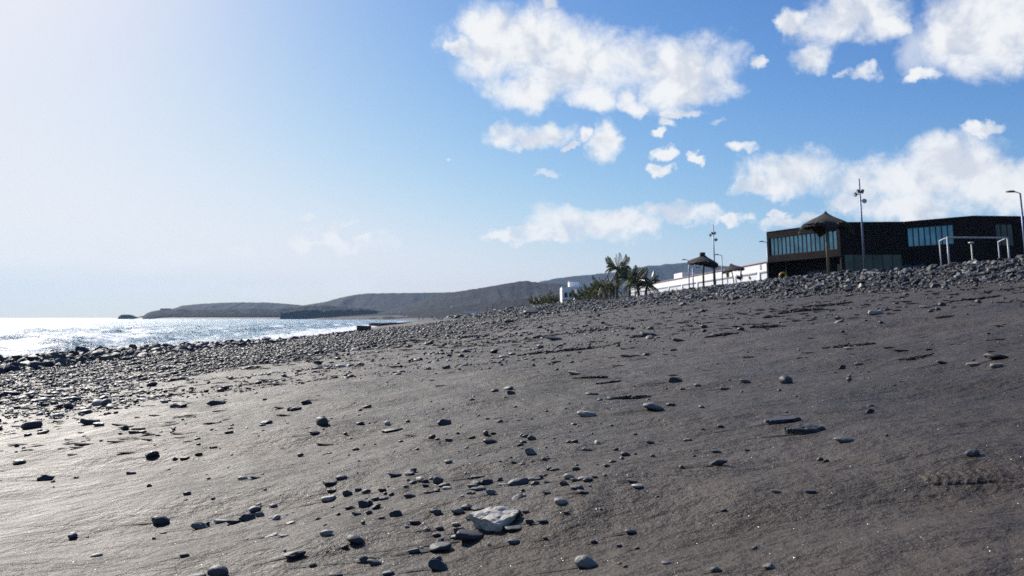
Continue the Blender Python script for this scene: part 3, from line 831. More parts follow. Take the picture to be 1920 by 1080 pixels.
    (-0.688, 4.903, 0.1262, 0.0123, 'f', 0.15, ''),
    (-5.493, 12.939, 0.166, 0.0712, 'r', 0.05, 'round black boulder standing out in the wet gravel'),
    (-2.741, 7.878, 0.172, 0.0394, 'a', 0.08, ''),
    (-3.112, 7.946, 0.1733, 0.0477, 'a', 0.06, ''),
    (-3.776, 7.649, 0.1762, 0.0458, 'f', 0.45, 'flat pale-edged stone at the lower edge of the gravel'),
    (-3.248, 6.712, 0.1117, 0.0235, 'f', 0.1, ''),
    (-7.683, 13.017, 0.2998, 0.0649, 'f', 0.06, ''),
    (-6.675, 12.154, 0.2023, 0.0364, 'f', 0.75, ''),
    (-4.406, 7.844, 0.2005, 0.0782, 'r', 0.15, ''),
    (-1.593, 6.6, 0.0934, 0.0331, 'a', 0.1, ''),
    (-1.639, 5.703, 0.0806, 0.0257, 'r', 0.1, ''),
    (-1.676, 6.42, 0.0413, 0.0322, 'a', 0.1, ''),
    (-1.139, 4.932, 0.0698, 0.0173, 'r', 0.1, ''),
    (-0.909, 5.108, 0.0526, 0.0154, 'r', 0.1, ''),
    (-1.033, 6.059, 0.0702, 0.0182, 'r', 0.2, ''),
    (-1.62, 6.386, 0.0903, 0.0288, 'r', 0.2, ''),
    (2.239, 11.32, 0.1748, 0.0398, 'f', 0.3, ''),
    (2.338, 14.446, 0.279, 0.0725, 'a', 0.25, ''),
    (0.732, 23.078, 0.3864, 0.1043, 'a', 0.2, ''),
    (0.895, 17.645, 0.3863, 0.0798, 'a', 0.2, ''),
    (-0.173, 54.525, 0.7022, 0.2191, 'a', 0.15, ''),
    (2.395, 107.423, 2.0751, 0.7553, 'a', 0.06, 'dark boulder lying below the far end of the stone bank'),
    (3.623, 109.323, 1.5487, 0.4942, 'a', 0.08, ''),
]

LOOK = {'r': 'rounded', 'a': 'angular', 'f': 'flat', 'w': 'wedge-shaped', 'c': 'curved'}
def zone(x, y):
    if y < 4.2 and x < -0.75: return 'on bare sand in the left foreground'
    if y < 2.6: return 'near the bottom edge of the foreground'
    if y < 4.2 and x < 0.35: return 'in the pebble cluster round the pale slab'
    if y < 4.2: return 'on the foreground sand right of the pale slab'
    if x < -3.4: return 'at the edge of the wet gravel on the left'
    if y < 9 and x < 1.0: return 'on sand behind the pebble cluster'
    if y < 9: return 'on the open sand in the right half'
    return 'on the sand in the middle distance'
def tone_word(t): return 'black' if t < .16 else 'dark grey' if t < .45 else 'grey' if t < .68 else 'pale'
taken = []
def place_stone(x, y, w, h, shape, tone, label, yaw=None):
    if shape in 'SP':
        return
    me0 = random.choice(SHAPES[shape])
    o = bpy.data.objects.new('stone', me0)
    d = w * random.uniform(0.5, 0.8)
    if shape == 'f' or shape == 'F': d = w * random.uniform(0.55, 0.8)
    o.scale = (w / 2, d / 2 if shape != 'c' else w * 0.16, h * 0.60)
    sink = 0.27 if shape in 'rawc' else 0.12
    o.location = (x, y, gz(x, y) + h * (0.62 - sink))
    o.rotation_euler = (random.uniform(-.12, .12), random.uniform(-.16, .08) - 0.06, random.uniform(-.35, .35) + (math.pi if shape != 'w' and shape != 'c' and random.random() < .5 else 0))
    link(o)
    o.material_slots[0].link = 'OBJECT'; o.material_slots[0].material = tone_mat(tone)
    taken.append((x, y, w))
    if label:
        tag(o, label, 'stone', 'stones lying on the sand')
    else:
        tag(o, '%s %s pebble %s' % (tone_word(tone), LOOK.get(shape, 'flat'), zone(x, y)), 'stone', 'stones lying on the sand')
    return o
for s in STONES: place_stone(*s)

def slab(x, y, w, h, label, broken):
    """big split slabs built as their own meshes"""
    V, F = plate(77 if not broken else 83, 5, 0.45)
    V = V * np.array([w / 2, w * (0.34 if not broken else 0.24), h * 0.75])
    V[:, 2] += 0.012 * w * fbm(V[:, 0] / w * 14, V[:, 1] / w * 14, 7, 4)
    V[:, 2] += (0.10 if not broken else 0.04) * V[:, 1] - 0.10 * np.minimum(V[:, 0] + w * .1, 0) * (-1 if not broken else 0)
    if broken:   # a crack across the face
        c = np.exp(-((V[:, 0] + 0.08 * w + 0.25 * V[:, 1]) / (0.012 * w)) ** 2); V[:, 2] -= c * h * 0.35
    o = mesh_np('stone', V, F, tone_mat(0.96 if not broken else 0.45), smooth=False)
    o.location = (x, y, gz(x, y) + h * 0.30); o.rotation_euler = (0.16 if not broken else 0.1, -0.03, 0.16 if not broken else -0.05)
    taken.append((x, y, w))
    tag(o, label, 'stone', 'stones lying on the sand')
for s in STONES:
    if s[4] in 'SP': slab(s[0], s[1], s[2], s[3], s[6], s[4] == 'P')

def scour_shade_streaks():
    """shade in the backwash scour lines by the stones, laid on as dark strips"""
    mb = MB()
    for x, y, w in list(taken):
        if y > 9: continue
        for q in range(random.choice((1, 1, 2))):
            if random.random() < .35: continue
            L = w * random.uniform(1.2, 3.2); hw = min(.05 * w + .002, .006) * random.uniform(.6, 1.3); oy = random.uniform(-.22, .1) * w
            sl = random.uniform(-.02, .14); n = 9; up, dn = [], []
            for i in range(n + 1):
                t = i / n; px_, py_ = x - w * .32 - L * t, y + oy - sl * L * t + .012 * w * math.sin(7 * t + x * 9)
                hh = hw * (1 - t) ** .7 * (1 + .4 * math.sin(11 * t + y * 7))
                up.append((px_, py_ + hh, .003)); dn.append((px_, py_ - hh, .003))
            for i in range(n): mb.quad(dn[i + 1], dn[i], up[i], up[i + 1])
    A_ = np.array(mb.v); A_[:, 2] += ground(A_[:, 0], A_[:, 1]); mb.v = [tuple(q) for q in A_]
    tag(mb.build('scour_shade_streaks', M_SCOURSHADE, None, True), 'thin dark strips painting the shade of scour lines trailing seaward from the stones', None, None, 'stuff')
scour_shade_streaks()

def merge(name, bases, pos, scale, yaw, tilt, tone, mat, smooth=False):
    """many stones nobody could count, as real geometry in one mesh"""
    n = len(pos); pick = rng.integers(0, len(bases), n)
    Vs, Fs, Ts = [], [], []; k = 0
    for b, (BV, BF) in enumerate(bases):
        idx = np.nonzero(pick == b)[0]
        if not len(idx): continue
        P = BV[None] * scale[idx][:, None, :]
        ct, st = np.cos(tilt[idx])[:, None], np.sin(tilt[idx])[:, None]
        x, z = P[..., 0] * ct + P[..., 2] * st, -P[..., 0] * st + P[..., 2] * ct
        c, s = np.cos(yaw[idx])[:, None], np.sin(yaw[idx])[:, None]
        Q = np.stack([x * c - P[..., 1] * s, x * s + P[..., 1] * c, z], -1) + pos[idx][:, None, :]
        nv = len(BV)
        Vs.append(Q.reshape(-1, 3)); Fs.append((BF[None] + (k + np.arange(len(idx)) * nv)[:, None, None]).reshape(-1, 3))
        Ts.append(np.repeat(tone[idx], nv)); k += nv * len(idx)
    return mesh_np(name, np.concatenate(Vs), np.concatenate(Fs), mat, smooth=smooth, attrs={'tone': np.concatenate(Ts)})

MID = [rock(s, 2, 11, (0.38, 0.8), 0.16, 2.2) for s in range(101, 113)]
PEB = [rock(s, 2, 5, (0.65, 0.95), 0.08) for s in range(141, 147)]
LOW = [rock(s, 1, 5, (0.55, 0.9), 0.12) for s in range(121, 131)]
MID_ME = {}
def single(name, bases, key, x, y, z, sc, yaw, tilt, mat, label, cat, group, smooth=False):
    i = int(rng.integers(0, len(bases)))
    if (key, i) not in MID_ME: MID_ME[(key, i)] = rock_mesh(name, *bases[i], mat, smooth)
    o = bpy.data.objects.new(name, MID_ME[(key, i)])
    o.location = (x, y, z); o.scale = tuple(sc); o.rotation_euler = (0, tilt, yaw)
    link(o); return tag(o, label, cat, group)

def sizes(n, smin, smax, k):
    return np.minimum(smin * (1 - rng.random(n)) ** (-1 / k), smax)

# ---- stone bank along the promenade
def bank():
    parts = []
    for y0, y1, dens, smin, smax in ((10, 34, 96, .052, .33), (34, 62, 70, .068, .35), (62, 100, 32, .10, .42), (100, 180, 14, .16, .6)):
        n = int((y1 - y0) * 7.5 * dens)
        y = rng.uniform(y0, y1, n)
        B, C = np.interp(y, KY, KB), np.interp(y, KY, KC)
        t = rng.random(n)
        x = B - 1.4 + t * (C - B + 3.0)
        keep = (rng.random(n) < np.clip((x - B + 1.4) / 1.6, 0.10, 1) * np.clip(0.95 + 1.3 * fbm(x / 1.8, y / 2.6, 95, 3) + .5 * (x > B + 1.0), .3, 1)) & (x < 0.78 * y + 5)
        x, y = x[keep], y[keep]
        s = sizes(len(x), smin, smax, 2.3)
        parts.append(np.stack([x, y, s], 1))
    A = np.concatenate(parts)
    x, y, s = A.T
    n = len(A)
    z = ground(x, y) + s * rng.uniform(-0.04, 0.26, n)
    sc = np.stack([s * .5, s * rng.uniform(.32, .5, n), s * rng.uniform(.18, .36, n)], 1)
    yaw, tilt, tone = rng.uniform(0, 6.28, n), rng.normal(0, .30, n), rng.beta(1.6, 2.6, n)
    app = s / np.hypot(x, y) * (np.abs(x / y) < 0.63)
    order = np.argsort(-app)
    top, rest = order[:300], order[300:]
    for i in top:
        lb = 'pale' if tone[i] > .66 else 'dark' if tone[i] < .3 else 'grey'
        r_ = x[i] / y[i]
        wh = next(w for lim, w in ((.20, 'near the palms'), (.30, 'below the smaller parasols'), (.355, 'below the glass band'), (.405, 'below the pointed parasol'), (.45, 'below the tall mast'), (.52, 'between mast and goal'), (.585, 'under the football goal'), (9, 'beside the edge lamp')) if r_ < lim)
        t_ = (x[i] - np.interp(y[i], KY, KB)) / (np.interp(y[i], KY, KC) - np.interp(y[i], KY, KB))
        hh = 'on the bank crest' if t_ > .8 else 'at the bank foot' if t_ < .3 else 'midway up the bank'
        sz = 'big' if s[i] > .32 else 'middling' if s[i] > .24 else 'smallish'
        fl = 'flat' if sc[i][2] < .25 * s[i] else 'blocky'
        lb = '%s %s %s rock %s %s' % (sz, fl, lb, hh, wh)
        single('bank_rock', MID, 'bank', x[i], y[i], z[i], sc[i], yaw[i], tilt[i], M_BANK, lb, 'rock', 'rocks of the stone bank')
    nearm = rest[y[rest] < 40]; farm = rest[y[rest] >= 40]
    for idx, bs, lb in ((nearm, MID, 'grey rubble heaped along the near half of the stone bank'), (farm, LOW, 'grey rubble heaped along the far half of the stone bank')):
        o = merge('bank_rubble', bs, np.stack([x, y, z], 1)[idx], sc[idx], yaw[idx], tilt[idx], tone[idx], M_BANKS)
        tag(o, lb, None, None, 'stuff')
bank()

# ---- dark boulders at the water's edge
def shore():
    n = 10500
    y = np.concatenate([rng.uniform(12, 48, int(n * .62)), rng.uniform(48, 112, n - int(n * .62))])
    S = np.interp(y, KY, KS)
    w = np.where(y < 55, 4.6, 3.0)
    x = S + 0.4 + rng.random(n) * w
    keep = rng.random(n) < np.where(y < 58, 1.0, np.clip(1.2 - (y - 58) / 60, 0.15, 1))
    x, y = x[keep], y[keep]; n = len(x)
    s = sizes(n, .09, .46, 2.0) * np.where(y < 55, 1, .8)
    z = ground(x, y) + s * rng.uniform(-.05, .28, n)
    sc = np.stack([s * .5, s * rng.uniform(.34, .5, n), s * rng.uniform(.2, .44, n)], 1)
    yaw, tilt, tone = rng.uniform(0, 6.28, n), rng.normal(0, .35, n), rng.beta(1.3, 3.0, n)
    app = s / np.hypot(x, y) * (np.abs(x / y) < 0.64)
    order = np.argsort(-app); top, rest = order[:260], order[260:]
    for i in top:
        lb = 'olive-stained' if tone[i] > .5 else 'black' if tone[i] < .2 else 'dark grey'
        sz = 'huge' if s[i] > .45 else 'large' if s[i] > .3 else 'middling'
        r_ = x[i] / y[i]
        wh = next(w for lim, w in ((-.55, 'at the left edge'), (-.47, 'near the left edge'), (-.40, 'left of the islet'), (-.33, 'below the islet and headland'), (9, 'where the rock band thins out')) if r_ < lim)
        rw = x[i] - np.interp(y[i], KY, KS)
        rw = 'seaward' if rw < 1.6 else 'landward' if rw > 3.4 else 'mid-band'
        fl = 'flat' if sc[i][2] < .3 * s[i] else 'blocky'
        lb = '%s %s %s %s boulder %s' % (sz, fl, lb, rw, wh)
        single('boulder', MID, 'shore', x[i], y[i], z[i], sc[i], yaw[i], tilt[i], M_SHORE, lb, 'boulder', "boulders at the water's edge", False)
    o = merge('shore_rocks', MID, np.stack([x, y, z], 1)[rest], sc[rest], yaw[rest], tilt[rest], tone[rest], M_SHORES)
    tag(o, 'smaller wet black rocks between the boulders at the water', None, None, 'stuff')
shore()

# ---- shingle and scattered pebbles
def shingle():
    P = []
    for y0, y1, smin, smax, kd in ((1.6, 5, .012, .035, 1.0), (5, 12, .022, .10, 1.0), (12, 26, .035, .16, .8), (26, 60, .06, .24, .42), (60, 130, .12, .42, .12)):
        area = (y1 - y0) * 48
        n = int(area * 90 * kd * 1.25)
        y = rng.uniform(y0, y1, n); x = rng.uniform(-26, 22, n)
        S, B = np.interp(y, KY, KS), np.interp(y, KY, KB)
        edge = -4.4 - 0.02 * (y - 10) + 2.4 * fbm(x / 7, y / 5, 71, 2)
        patch = np.clip(0.55 + 1.9 * fbm(x / 2.6, y / 1.7, 73, 3), 0.03, 1)
        rho = np.where(x < edge, 85 * np.clip(patch * 1.6, .25, 1), 0)
        rho = np.maximum(rho, 60 * np.exp(-np.clip(x - edge, 0, None) / 3.6) * patch)
        rho = np.maximum(rho, np.where(x < 3, 12.0, 4.2) * (0.12 + patch))
        rho = np.maximum(rho, 20 * np.exp(-np.clip(B - x, 0, None) / 2.4) * patch)
        if y0 < 5: rho = np.minimum(rho, np.where(x < 0.4, 7.0, 1.6) * patch)
        keep = (rng.random(n) < rho / 112) & (np.abs(x) < 0.85 * y + 2) & (x > S + 4.2) & (x < B + .3)
        x, y = x[keep], y[keep]
        P.append(np.stack([x, y, sizes(len(x), smin, smax, 2.4) * np.where(x > np.interp(y, KY, KB) - 4, 1.5, 1.0)], 1))
    # little drifts of pebbles round the pale slab
    for cx, cy, wx, wy, k in ((-.33, 3.35, .30, .20, 26), (.20, 3.25, .28, .16, 34), (-.05, 2.85, .25, .14, 16), (-.95, 3.2, .25, .2, 12), (.05, 3.9, .5, .22, 24), (-1.0, 4.6, .6, .4, 40), (-.2, 5.2, .9, .5, 44), (1.9, 4.6, .3, .2, 10)):
        P.append(np.stack([rng.normal(cx, wx, k), rng.normal(cy, wy, k), sizes(k, .010, .04, 1.9)], 1))
    # the carpet of wet gravel between the boulders and the sand
    for y0, y1, dens, smin, smax in ((7, 20, 230, .028, .15), (20, 48, 85, .05, .2)):
        n = int((y1 - y0) * 12 * dens)
        y = rng.uniform(y0, y1, n); x = rng.uniform(-16, -4, n)
        edge = -4.9 - 0.06 * (y - 10) + 2.0 * fbm(x / 7, y / 5, 71, 2)
        keep = (x > np.interp(y, KY, KS) + 3.6) & (rng.random(n) < np.clip((edge - x) / 1.2, 0, 1) * np.clip(0.75 + 1.3 * fbm(x / 3.5, y / 2.0, 77, 2), .12, 1)) & (x > -.85 * y - 2)
        P.append(np.stack([x[keep], y[keep], sizes(int(keep.sum()), smin, smax, 2.4)], 1))
    A = np.concatenate(P)
    tk = np.array(taken)
    d = np.full(len(A), 9.0)
    for q in tk: d = np.minimum(d, np.hypot(A[:, 0] - q[0], A[:, 1] - q[1]) - q[2] * .55)
    A = A[d > 0.01]
    x, y, s = A.T; n = len(A)
    fl = rng.uniform(.13, .33, n)
    sc = np.stack([s * .5, s * rng.uniform(.3, .48, n), s * fl], 1)
    z = ground(x, y) + sc[:, 2] * rng.uniform(.05, .75, n)
    yaw, tilt = rng.uniform(0, 6.28, n), rng.normal(0, .16, n)
    tone = rng.beta(1.3, 2.9, n) * np.where(x < -5.2, .55, 1.0)
    app = s / np.hypot(x, y) * (np.abs(x / y) < 0.62)
    order = np.argsort(-app); m = 300 - len(STONES); top, rest = order[:m], order[m:]
    for i in top:
        single('stone', PEB, 'peb', x[i], y[i], z[i], sc[i], yaw[i], tilt[i], M_STONE, '%s %s pebble %s' % ('flat' if fl[i] < .22 else 'chunky', tone_word(tone[i]), zone(x[i], y[i])), 'stone', 'stones lying on the sand', True)
    hi = rest[y[rest] < 7]; lo = rest[y[rest] >= 7]
    P3 = np.stack([x, y, z], 1)
    if len(hi): tag(merge('pebbles', PEB, P3[hi], sc[hi], yaw[hi], tilt[hi], tone[hi], M_STONES, True), 'tiny pebbles strewn over the foreground sand', None, None, 'stuff')
    tag(merge('shingle', LOW, P3[lo], sc[lo], yaw[lo], tilt[lo], tone[lo], M_STONES, True), 'wet grey shingle and pebbles spread over the beach', None, None, 'stuff')
    print('shingle', len(hi), len(lo))
shingle()

# ---- dark chips scattered up the slope
def litter():
    n = 8500
    y = 4.5 + 50 * rng.random(n) ** 1.5; x = rng.uniform(-7, 16, n)
    B = np.interp(y, KY, KB)
    pt = np.clip(0.25 + 2.6 * fbm(x / 4.0, y / 1.3, 91, 3), 0.02, 1)
    keep = (x < B) & (x < .8 * y) & (x > -.6 * y) & (rng.random(n) < pt)
    x, y = x[keep], y[keep]; m = len(x)
    L = rng.uniform(.04, .20, m) * np.clip(.5 + y / 22, .5, 1.6)
    sc = np.stack([L * .5, L * rng.uniform(.06, .2, m), L * rng.uniform(.03, .09, m)], 1)
    z = ground(x, y) + sc[:, 2] * .5
    o = merge('dark_chips', LOW, np.stack([x, y, z], 1), sc, rng.normal(.1, .35, m), rng.normal(0, .05, m), rng.random(m) * .5, M_WEED)
    tag(o, 'dark chips littering the sand', None, None, 'stuff')

# ------------------------------------------------------------------ materials of built things
def cladding():
    m, t, p, o = material('dark_cladding')
    P = t.new('ShaderNodeTexCoord').outputs['Object']
    br = t.new('ShaderNodeTexBrick'); t.l.new(t.mapping(P, rot=(R(90), 0, 0)), br.inputs['Vector'])
    br.inputs['Scale'].default_value = 0.9; br.inputs['Mortar Size'].default_value = 0.012
    br.inputs['Color1'].default_value = (0.017, 0.0125, 0.0115, 1); br.inputs['Color2'].default_value = (0.024, 0.018, 0.0165, 1); br.inputs['Mortar'].default_value = (0.006, 0.005, 0.006, 1)
    n = t.noise(t.mapping(P, scale=(1, 1, .25)), 1.3, 5.0, 0.65)
    t.put(p.inputs['Base Color'], t.vmath('SCALE', br.outputs['Color'], t.mapr(n, .3, .7, .65, 1.4)))
    p.inputs['Roughness'].default_value = 0.9
    p.inputs['Specular IOR Level'].default_value = 0.12
    return m
M_CLAD = cladding()
M_EDGE = plain('dark_trim', (0.016, 0.014, 0.015), 0.8, 0, 0.1, spec=0.15)
M_FRAME = plain('window_frame', (0.03, 0.035, 0.045), 0.4, 0.3, 0.1)
def glass(name, tint, metal, rough=0.06):
    m, t, p, o = material(name)
    P = t.new('ShaderNodeTexCoord').outputs['Object']
    n = t.noise(P, 0.9, 4.0, 0.6)
    oi = t.new('ShaderNodeObjectInfo')
    f = t.math('MULTIPLY', t.mapr(n, 0.3, 0.7, 0.65, 1.25), t.mapr(oi.outputs['Random'], 0, 1, 0.8, 1.15))
    t.put(p.inputs['Base Color'], t.vmath('SCALE', tuple(tint), f))
    p.inputs['Metallic'].default_value = metal; p.inputs['Roughness'].default_value = rough
    t.put(p.inputs['Normal'], t.bump(n, 0.04, 0.3))
    return m
M_GLASS = glass('reflective_glass', (0.10, 0.21, 0.27), 0.85)
M_GLASSD = glass('dim_glass', (0.016, 0.032, 0.038), 0.7, 0.15)
M_WHITE = plain('white_render', (0.80, 0.79, 0.78), 0.8, 0, 0.04, 0.6)
M_WHITE2 = plain('white_paint', (0.74, 0.75, 0.76), 0.45, 0, 0.06, 4.0)
M_GREYL = plain('grey_paint_and_shade', (0.32, 0.31, 0.33), 0.6, 0, 0.1)  # painted parts, and the shadow strips on the hall bays
M_PINK = plain('terracotta_edge', (0.42, 0.27, 0.22), 0.8, 0, 0.1)
M_POLE = plain('galvanised_pole', (0.13, 0.15, 0.23), 0.45, 0.4, 0.1)
M_LAMP = plain('lamp_housing', (0.06, 0.065, 0.08), 0.5, 0.2, 0.1)
M_LENS = glass('lamp_glass', (0.8, 0.82, 0.85), 0.6, 0.15)
M_WOOD = plain('weathered_post', (0.20, 0.155, 0.075), 0.8, 0, 0.3, 6.0, 0.4)
M_CONC = plain('wet_concrete', (0.055, 0.052, 0.046), 0.8, 0, 0.35, 2.0, 0.5)
M_YEL = plain('yellow_plastic', (0.42, 0.28, 0.03), 0.5, 0, 0.15)
def thatch_material():
    m, t, p, o = material('palm_thatch')
    P = t.new('ShaderNodeTexCoord').outputs['Object']
    n = t.noise(t.mapping(P, scale=(6, 6, 1.2)), 4.0, 5.0, 0.7)
    t.put(p.inputs['Base Color'], t.mix(t.mapr(n, 0.3, 0.7), (0.016, 0.0135, 0.012), (0.055, 0.046, 0.038)))
    p.inputs['Roughness'].default_value = 0.9
    t.put(p.inputs['Normal'], t.bump(n, 0.9, 0.06))
    return m
M_THATCH = thatch_material()
def leaf_material():
    m, t, p, o = material('palm_leaf')
    oi = t.new('ShaderNodeObjectInfo')
    t.put(p.inputs['Base Color'], t.mix(oi.outputs['Random'], (0.055, 0.062, 0.028), (0.13, 0.105, 0.042)))
    p.inputs['Roughness'].default_value = 0.4
    tr = t.new('ShaderNodeBsdfTranslucent'); tr.inputs[0].default_value = (0.10, 0.12, 0.03, 1)
    ms = t.new('ShaderNodeMixShader'); ms.inputs[0].default_value = 0.25
    t.l.new(p.outputs[0], ms.inputs[1]); t.l.new(tr.outputs[0], ms.inputs[2]); t.l.new(ms.outputs[0], o.inputs[0])
    return m
M_LEAF = leaf_material()
M_DRYLEAF = plain('dry_palm_leaf', (0.16, 0.10, 0.04), 0.8, 0, 0.3)
M_TRUNK = plain('palm_trunk', (0.10, 0.082, 0.065), 0.9, 0, 0.35, 5.0, 0.6)
def flat_mat(name, col): return plain(name, col, 0.7, 0, 0.08)

# ------------------------------------------------------------------ dark two-storey beach building
def dark_building():
    root = empty('beach_building', (32.0, 86.0, gz(32, 86)))
    off = Vector(root.location)
    TOP, WT, WB, SOF, GR = 10.75, 10.10, 8.28, 7.60, gz(32, 84) - 0.6
    A, B_, C_, E_, F_, G_ = (26.83, 87.0), (30.97, 78.0), (36.95, 77.6), (40.95, 73.0), (45.7, 73.4), (64.0, 75.2)
    def seg(P, Q):
        d = Vector((Q[0] - P[0], Q[1] - P[1], 0)); L = d.length; d.normalize()
        n = Vector((d.y, -d.x, 0)); return Vector((P[0], P[1], 0)), d, n, L
    def pbox(mb, sg, s0, s1, z0, z1, depth, proud=0.0):
        P, d, n, L = sg
        c = P + d * ((s0 + s1) / 2) + n * (proud - depth / 2) + Vector((0, 0, (z0 + z1) / 2)) - off
        mb.box(c, (s1 - s0, depth, z1 - z0), math.atan2(d.y, d.x))
    def band(sg, s0, s1, z0, z1, n_pane, mat):
        """a window band: each pane its own mesh, mullions between"""
        w = (s1 - s0) / n_pane
        for i in range(n_pane):
            mb = MB(); pbox(mb, sg, s0 + i * w + 0.045, s0 + (i + 1) * w - 0.045, z0 + .04, z1 - .04, 0.04, -0.16)
            mb.build('window_pane', mat, root)
        mb = MB()
        for i in range(n_pane + 1):
            pbox(mb, sg, s0 + i * w - 0.04, s0 + i * w + 0.04, z0 + .002, z1 - .002, 0.06, -0.10)
        pbox(mb, sg, s0 + .05, s1 - .05, z0 + .003, z0 + 0.05, 0.05, -0.11); pbox(mb, sg, s0 + .05, s1 - .05, z1 - 0.05, z1 - .003, 0.05, -0.11)
        mb.build('window_frame', M_FRAME, root)
    wall = MB()
    # upper storey of the left wing, cantilevered over the entrance
    s1 = seg(A, B_)
    L = s1[3]; a, b = 0.30, L - 0.42
    pbox(wall, s1, 0, L - .003, WT, TOP, .3); pbox(wall, s1, 0, L - .003, SOF, WB, .3)
    pbox(wall, s1, 0, a, WB, WT, .298); pbox(wall, s1, b, L - .003, WB, WT, .298)
    band(s1, a, b, WB, WT, 16, M_GLASS)
    # right wing
    s2 = seg(B_, C_); L2 = s2[3]
    GT = 7.75
    pbox(wall, s2, 0, L2 - .003, GT, TOP - .004, .3); pbox(wall, s2, 0, .35, GR, GT, .298); pbox(wall, s2, L2 - .35, L2 - .004, GR, GT, .298)
    band(s2, .35, L2 - .35, GR + .3, GT, 6, M_GLASSD)
    s3 = seg(C_, E_); L3 = s3[3]; w0, w1 = 0.15, L3 * 0.70
    pbox(wall, s3, 0, L3 - .003, 10.19, TOP - .002, .3); pbox(wall, s3, 0, L3 - .003, 5.0, 8.42, .3)
    pbox(wall, s3, 0, w0, 8.42, 10.19, .298); pbox(wall, s3, w1, L3 - .003, 8.42, 10.19, .298); pbox(wall, s3, 0, L3 - .003, GR, 5.0, .296)
    band(s3, w0, w1, 8.42, 10.19, 8, M_GLASS)
    s4 = seg(E_, F_); L4 = s4[3]
    pbox(wall, s4, 0, L4 - .003, 10.10, TOP - .004, .3); pbox(wall, s4, 0, L4 - .003, GR, 8.2, .3)
    pbox(wall, s4, 0, 2.0, 8.2, 10.10, .298); pbox(wall, s4, 3.75, L4 - .003, 8.2, 10.10, .298)
    band(s4, 2.0, 3.75, 8.2, 10.10, 3, M_GLASSD)
    s5 = seg(F_, G_); L5 = s5[3]
    pbox(wall, s5, 0, L5, 10.10, TOP - .006, .3); pbox(wall, s5, 0, L5, GR, 8.2, .3); pbox(wall, s5, 4.0, L5, 8.2, 10.10, .298)
    band(s5, 0.02, 4.0, 8.2, 10.10, 6, M_GLASSD)
    # side and back walls
    Ab, Gb = (33.5, 104.0), (66.0, 100.0)
    for P, Q in ((Ab, A), (G_, Gb), (Gb, Ab)):
        s = seg(P, Q); pbox(wall, s, .01, s[3] - .01, SOF if Q == A else GR, TOP - .008, .3, -.01)
    wall.build('wall', M_CLAD, root)
    # ground floor set back under the left wing
    gnd = MB()
    g = seg((A[0] + 2.2, A[1] + 0.9), (B_[0] + 1.9, B_[1] + 0.7)); Lg = g[3]
    d0, d1 = Lg * 0.70, Lg * 0.95
    pbox(gnd, g, 0, d0, GR, SOF - .01, .3); pbox(gnd, g, d1, Lg, GR, SOF - .01, .3); pbox(gnd, g, d0, d1, SOF - .5, SOF - .012, .3)
    pbox(gnd, seg(A, (A[0] + 2.2, A[1] + 0.9)), 0.02, 2.3, GR, SOF - .01, .25)
    gnd.build('ground_floor_wall', M_CLAD, root)
    for i in range(2):
        m_ = (d1 - d0) / 2; dm = MB(); pbox(dm, g, d0 + i * m_ + .03, d0 + (i + 1) * m_ - .03, GR + .5, SOF - .55, .05, -.12)
        dr = dm.build('door', M_GLASSD, root)
        hb = MB(); pbox(hb, g, d0 + m_ + (-.14 if i == 0 else .10), d0 + m_ + (-.10 if i == 0 else .14), GR + 1.6, GR + 2.1, .04, -.07); hb.build('handle', M_FRAME, dr)
    # illegible pale lettering on the dark wall, an orange line below it
    sg = MB(); pbox(sg, g, Lg * 0.30, Lg * 0.63, 5.55, 6.75, .05, .055); sign = sg.build('sign_board', M_EDGE, root)
    lt = MB(); x0 = Lg * 0.33
    for k, ch in enumerate(('|-', '0', '/\\', '|/', '/\\', '0', '|-', '|', '0', '\\/')):
        c = x0 + k * (Lg * 0.27) / 10
        if '0' in ch or '|' in ch: pbox(lt, g, c, c + .05, 6.15, 6.5, .02, .078)
        if '0' in ch: pbox(lt, g, c + .17, c + .22, 6.15, 6.5, .02, .078); pbox(lt, g, c + .05, c + .17, 6.45, 6.5, .02, .077); pbox(lt, g, c + .05, c + .17, 6.15, 6.2, .02, .077)
        if '-' in ch or '/' in ch: pbox(lt, g, c + .06, c + .2, 6.3, 6.36, .02, .077)
        if '\\' in ch: pbox(lt, g, c + .06, c + .11, 6.15, 6.29, .02, .079); pbox(lt, g, c + .15, c + .2, 6.37, 6.5, .02, .079)
    lt.build('lettering', M_GREYL, sign)
    ol = MB(); pbox(ol, g, Lg * 0.46, Lg * 0.60, 5.75, 5.95, .02, .078); ol.build('lettering', flat_mat('orange_letter', (0.25, 0.11, 0.03)), sign)
    # soffit, floor slab and roof deck
    def deck(pts, z0, z1):
        m = MB(); nP = len(pts)
        lo = [(p[0] - off.x, p[1] - off.y, z0 - off.z) for p in pts]; hi = [(p[0] - off.x, p[1] - off.y, z1 - off.z) for p in pts]
        m.v += lo + hi; m.f += [tuple(range(nP - 1, -1, -1)), tuple(range(nP, 2 * nP))]
        for i in range(nP): j = (i + 1) % nP; m.f.append((i, j, nP + j, nP + i))
        return m
    deck([(27.5, 87.2), (31.2, 78.6), (37.1, 78.1), (41.1, 73.6), (45.7, 73.9), (63.5, 75.8), (65.5, 99.4), (33.8, 103.4)], 10.45, 10.62).build('roof', M_EDGE, root)
    deck([(27.45, 87.2), (31.25, 78.9), (36, 80), (37, 100), (33.6, 102)], SOF + .005, SOF + .2).build('soffit', M_EDGE, root)
    cp = MB()
    for s_ in (s1, s2, s3, s4, s5): pbox(cp, s_, .02, s_[3] - .02, TOP, TOP + .07, .36, .03)
    cp.build('coping', M_EDGE, root)
    tag(root, 'dark two-storey building with bands of blue glass on the right', 'building')
dark_building()

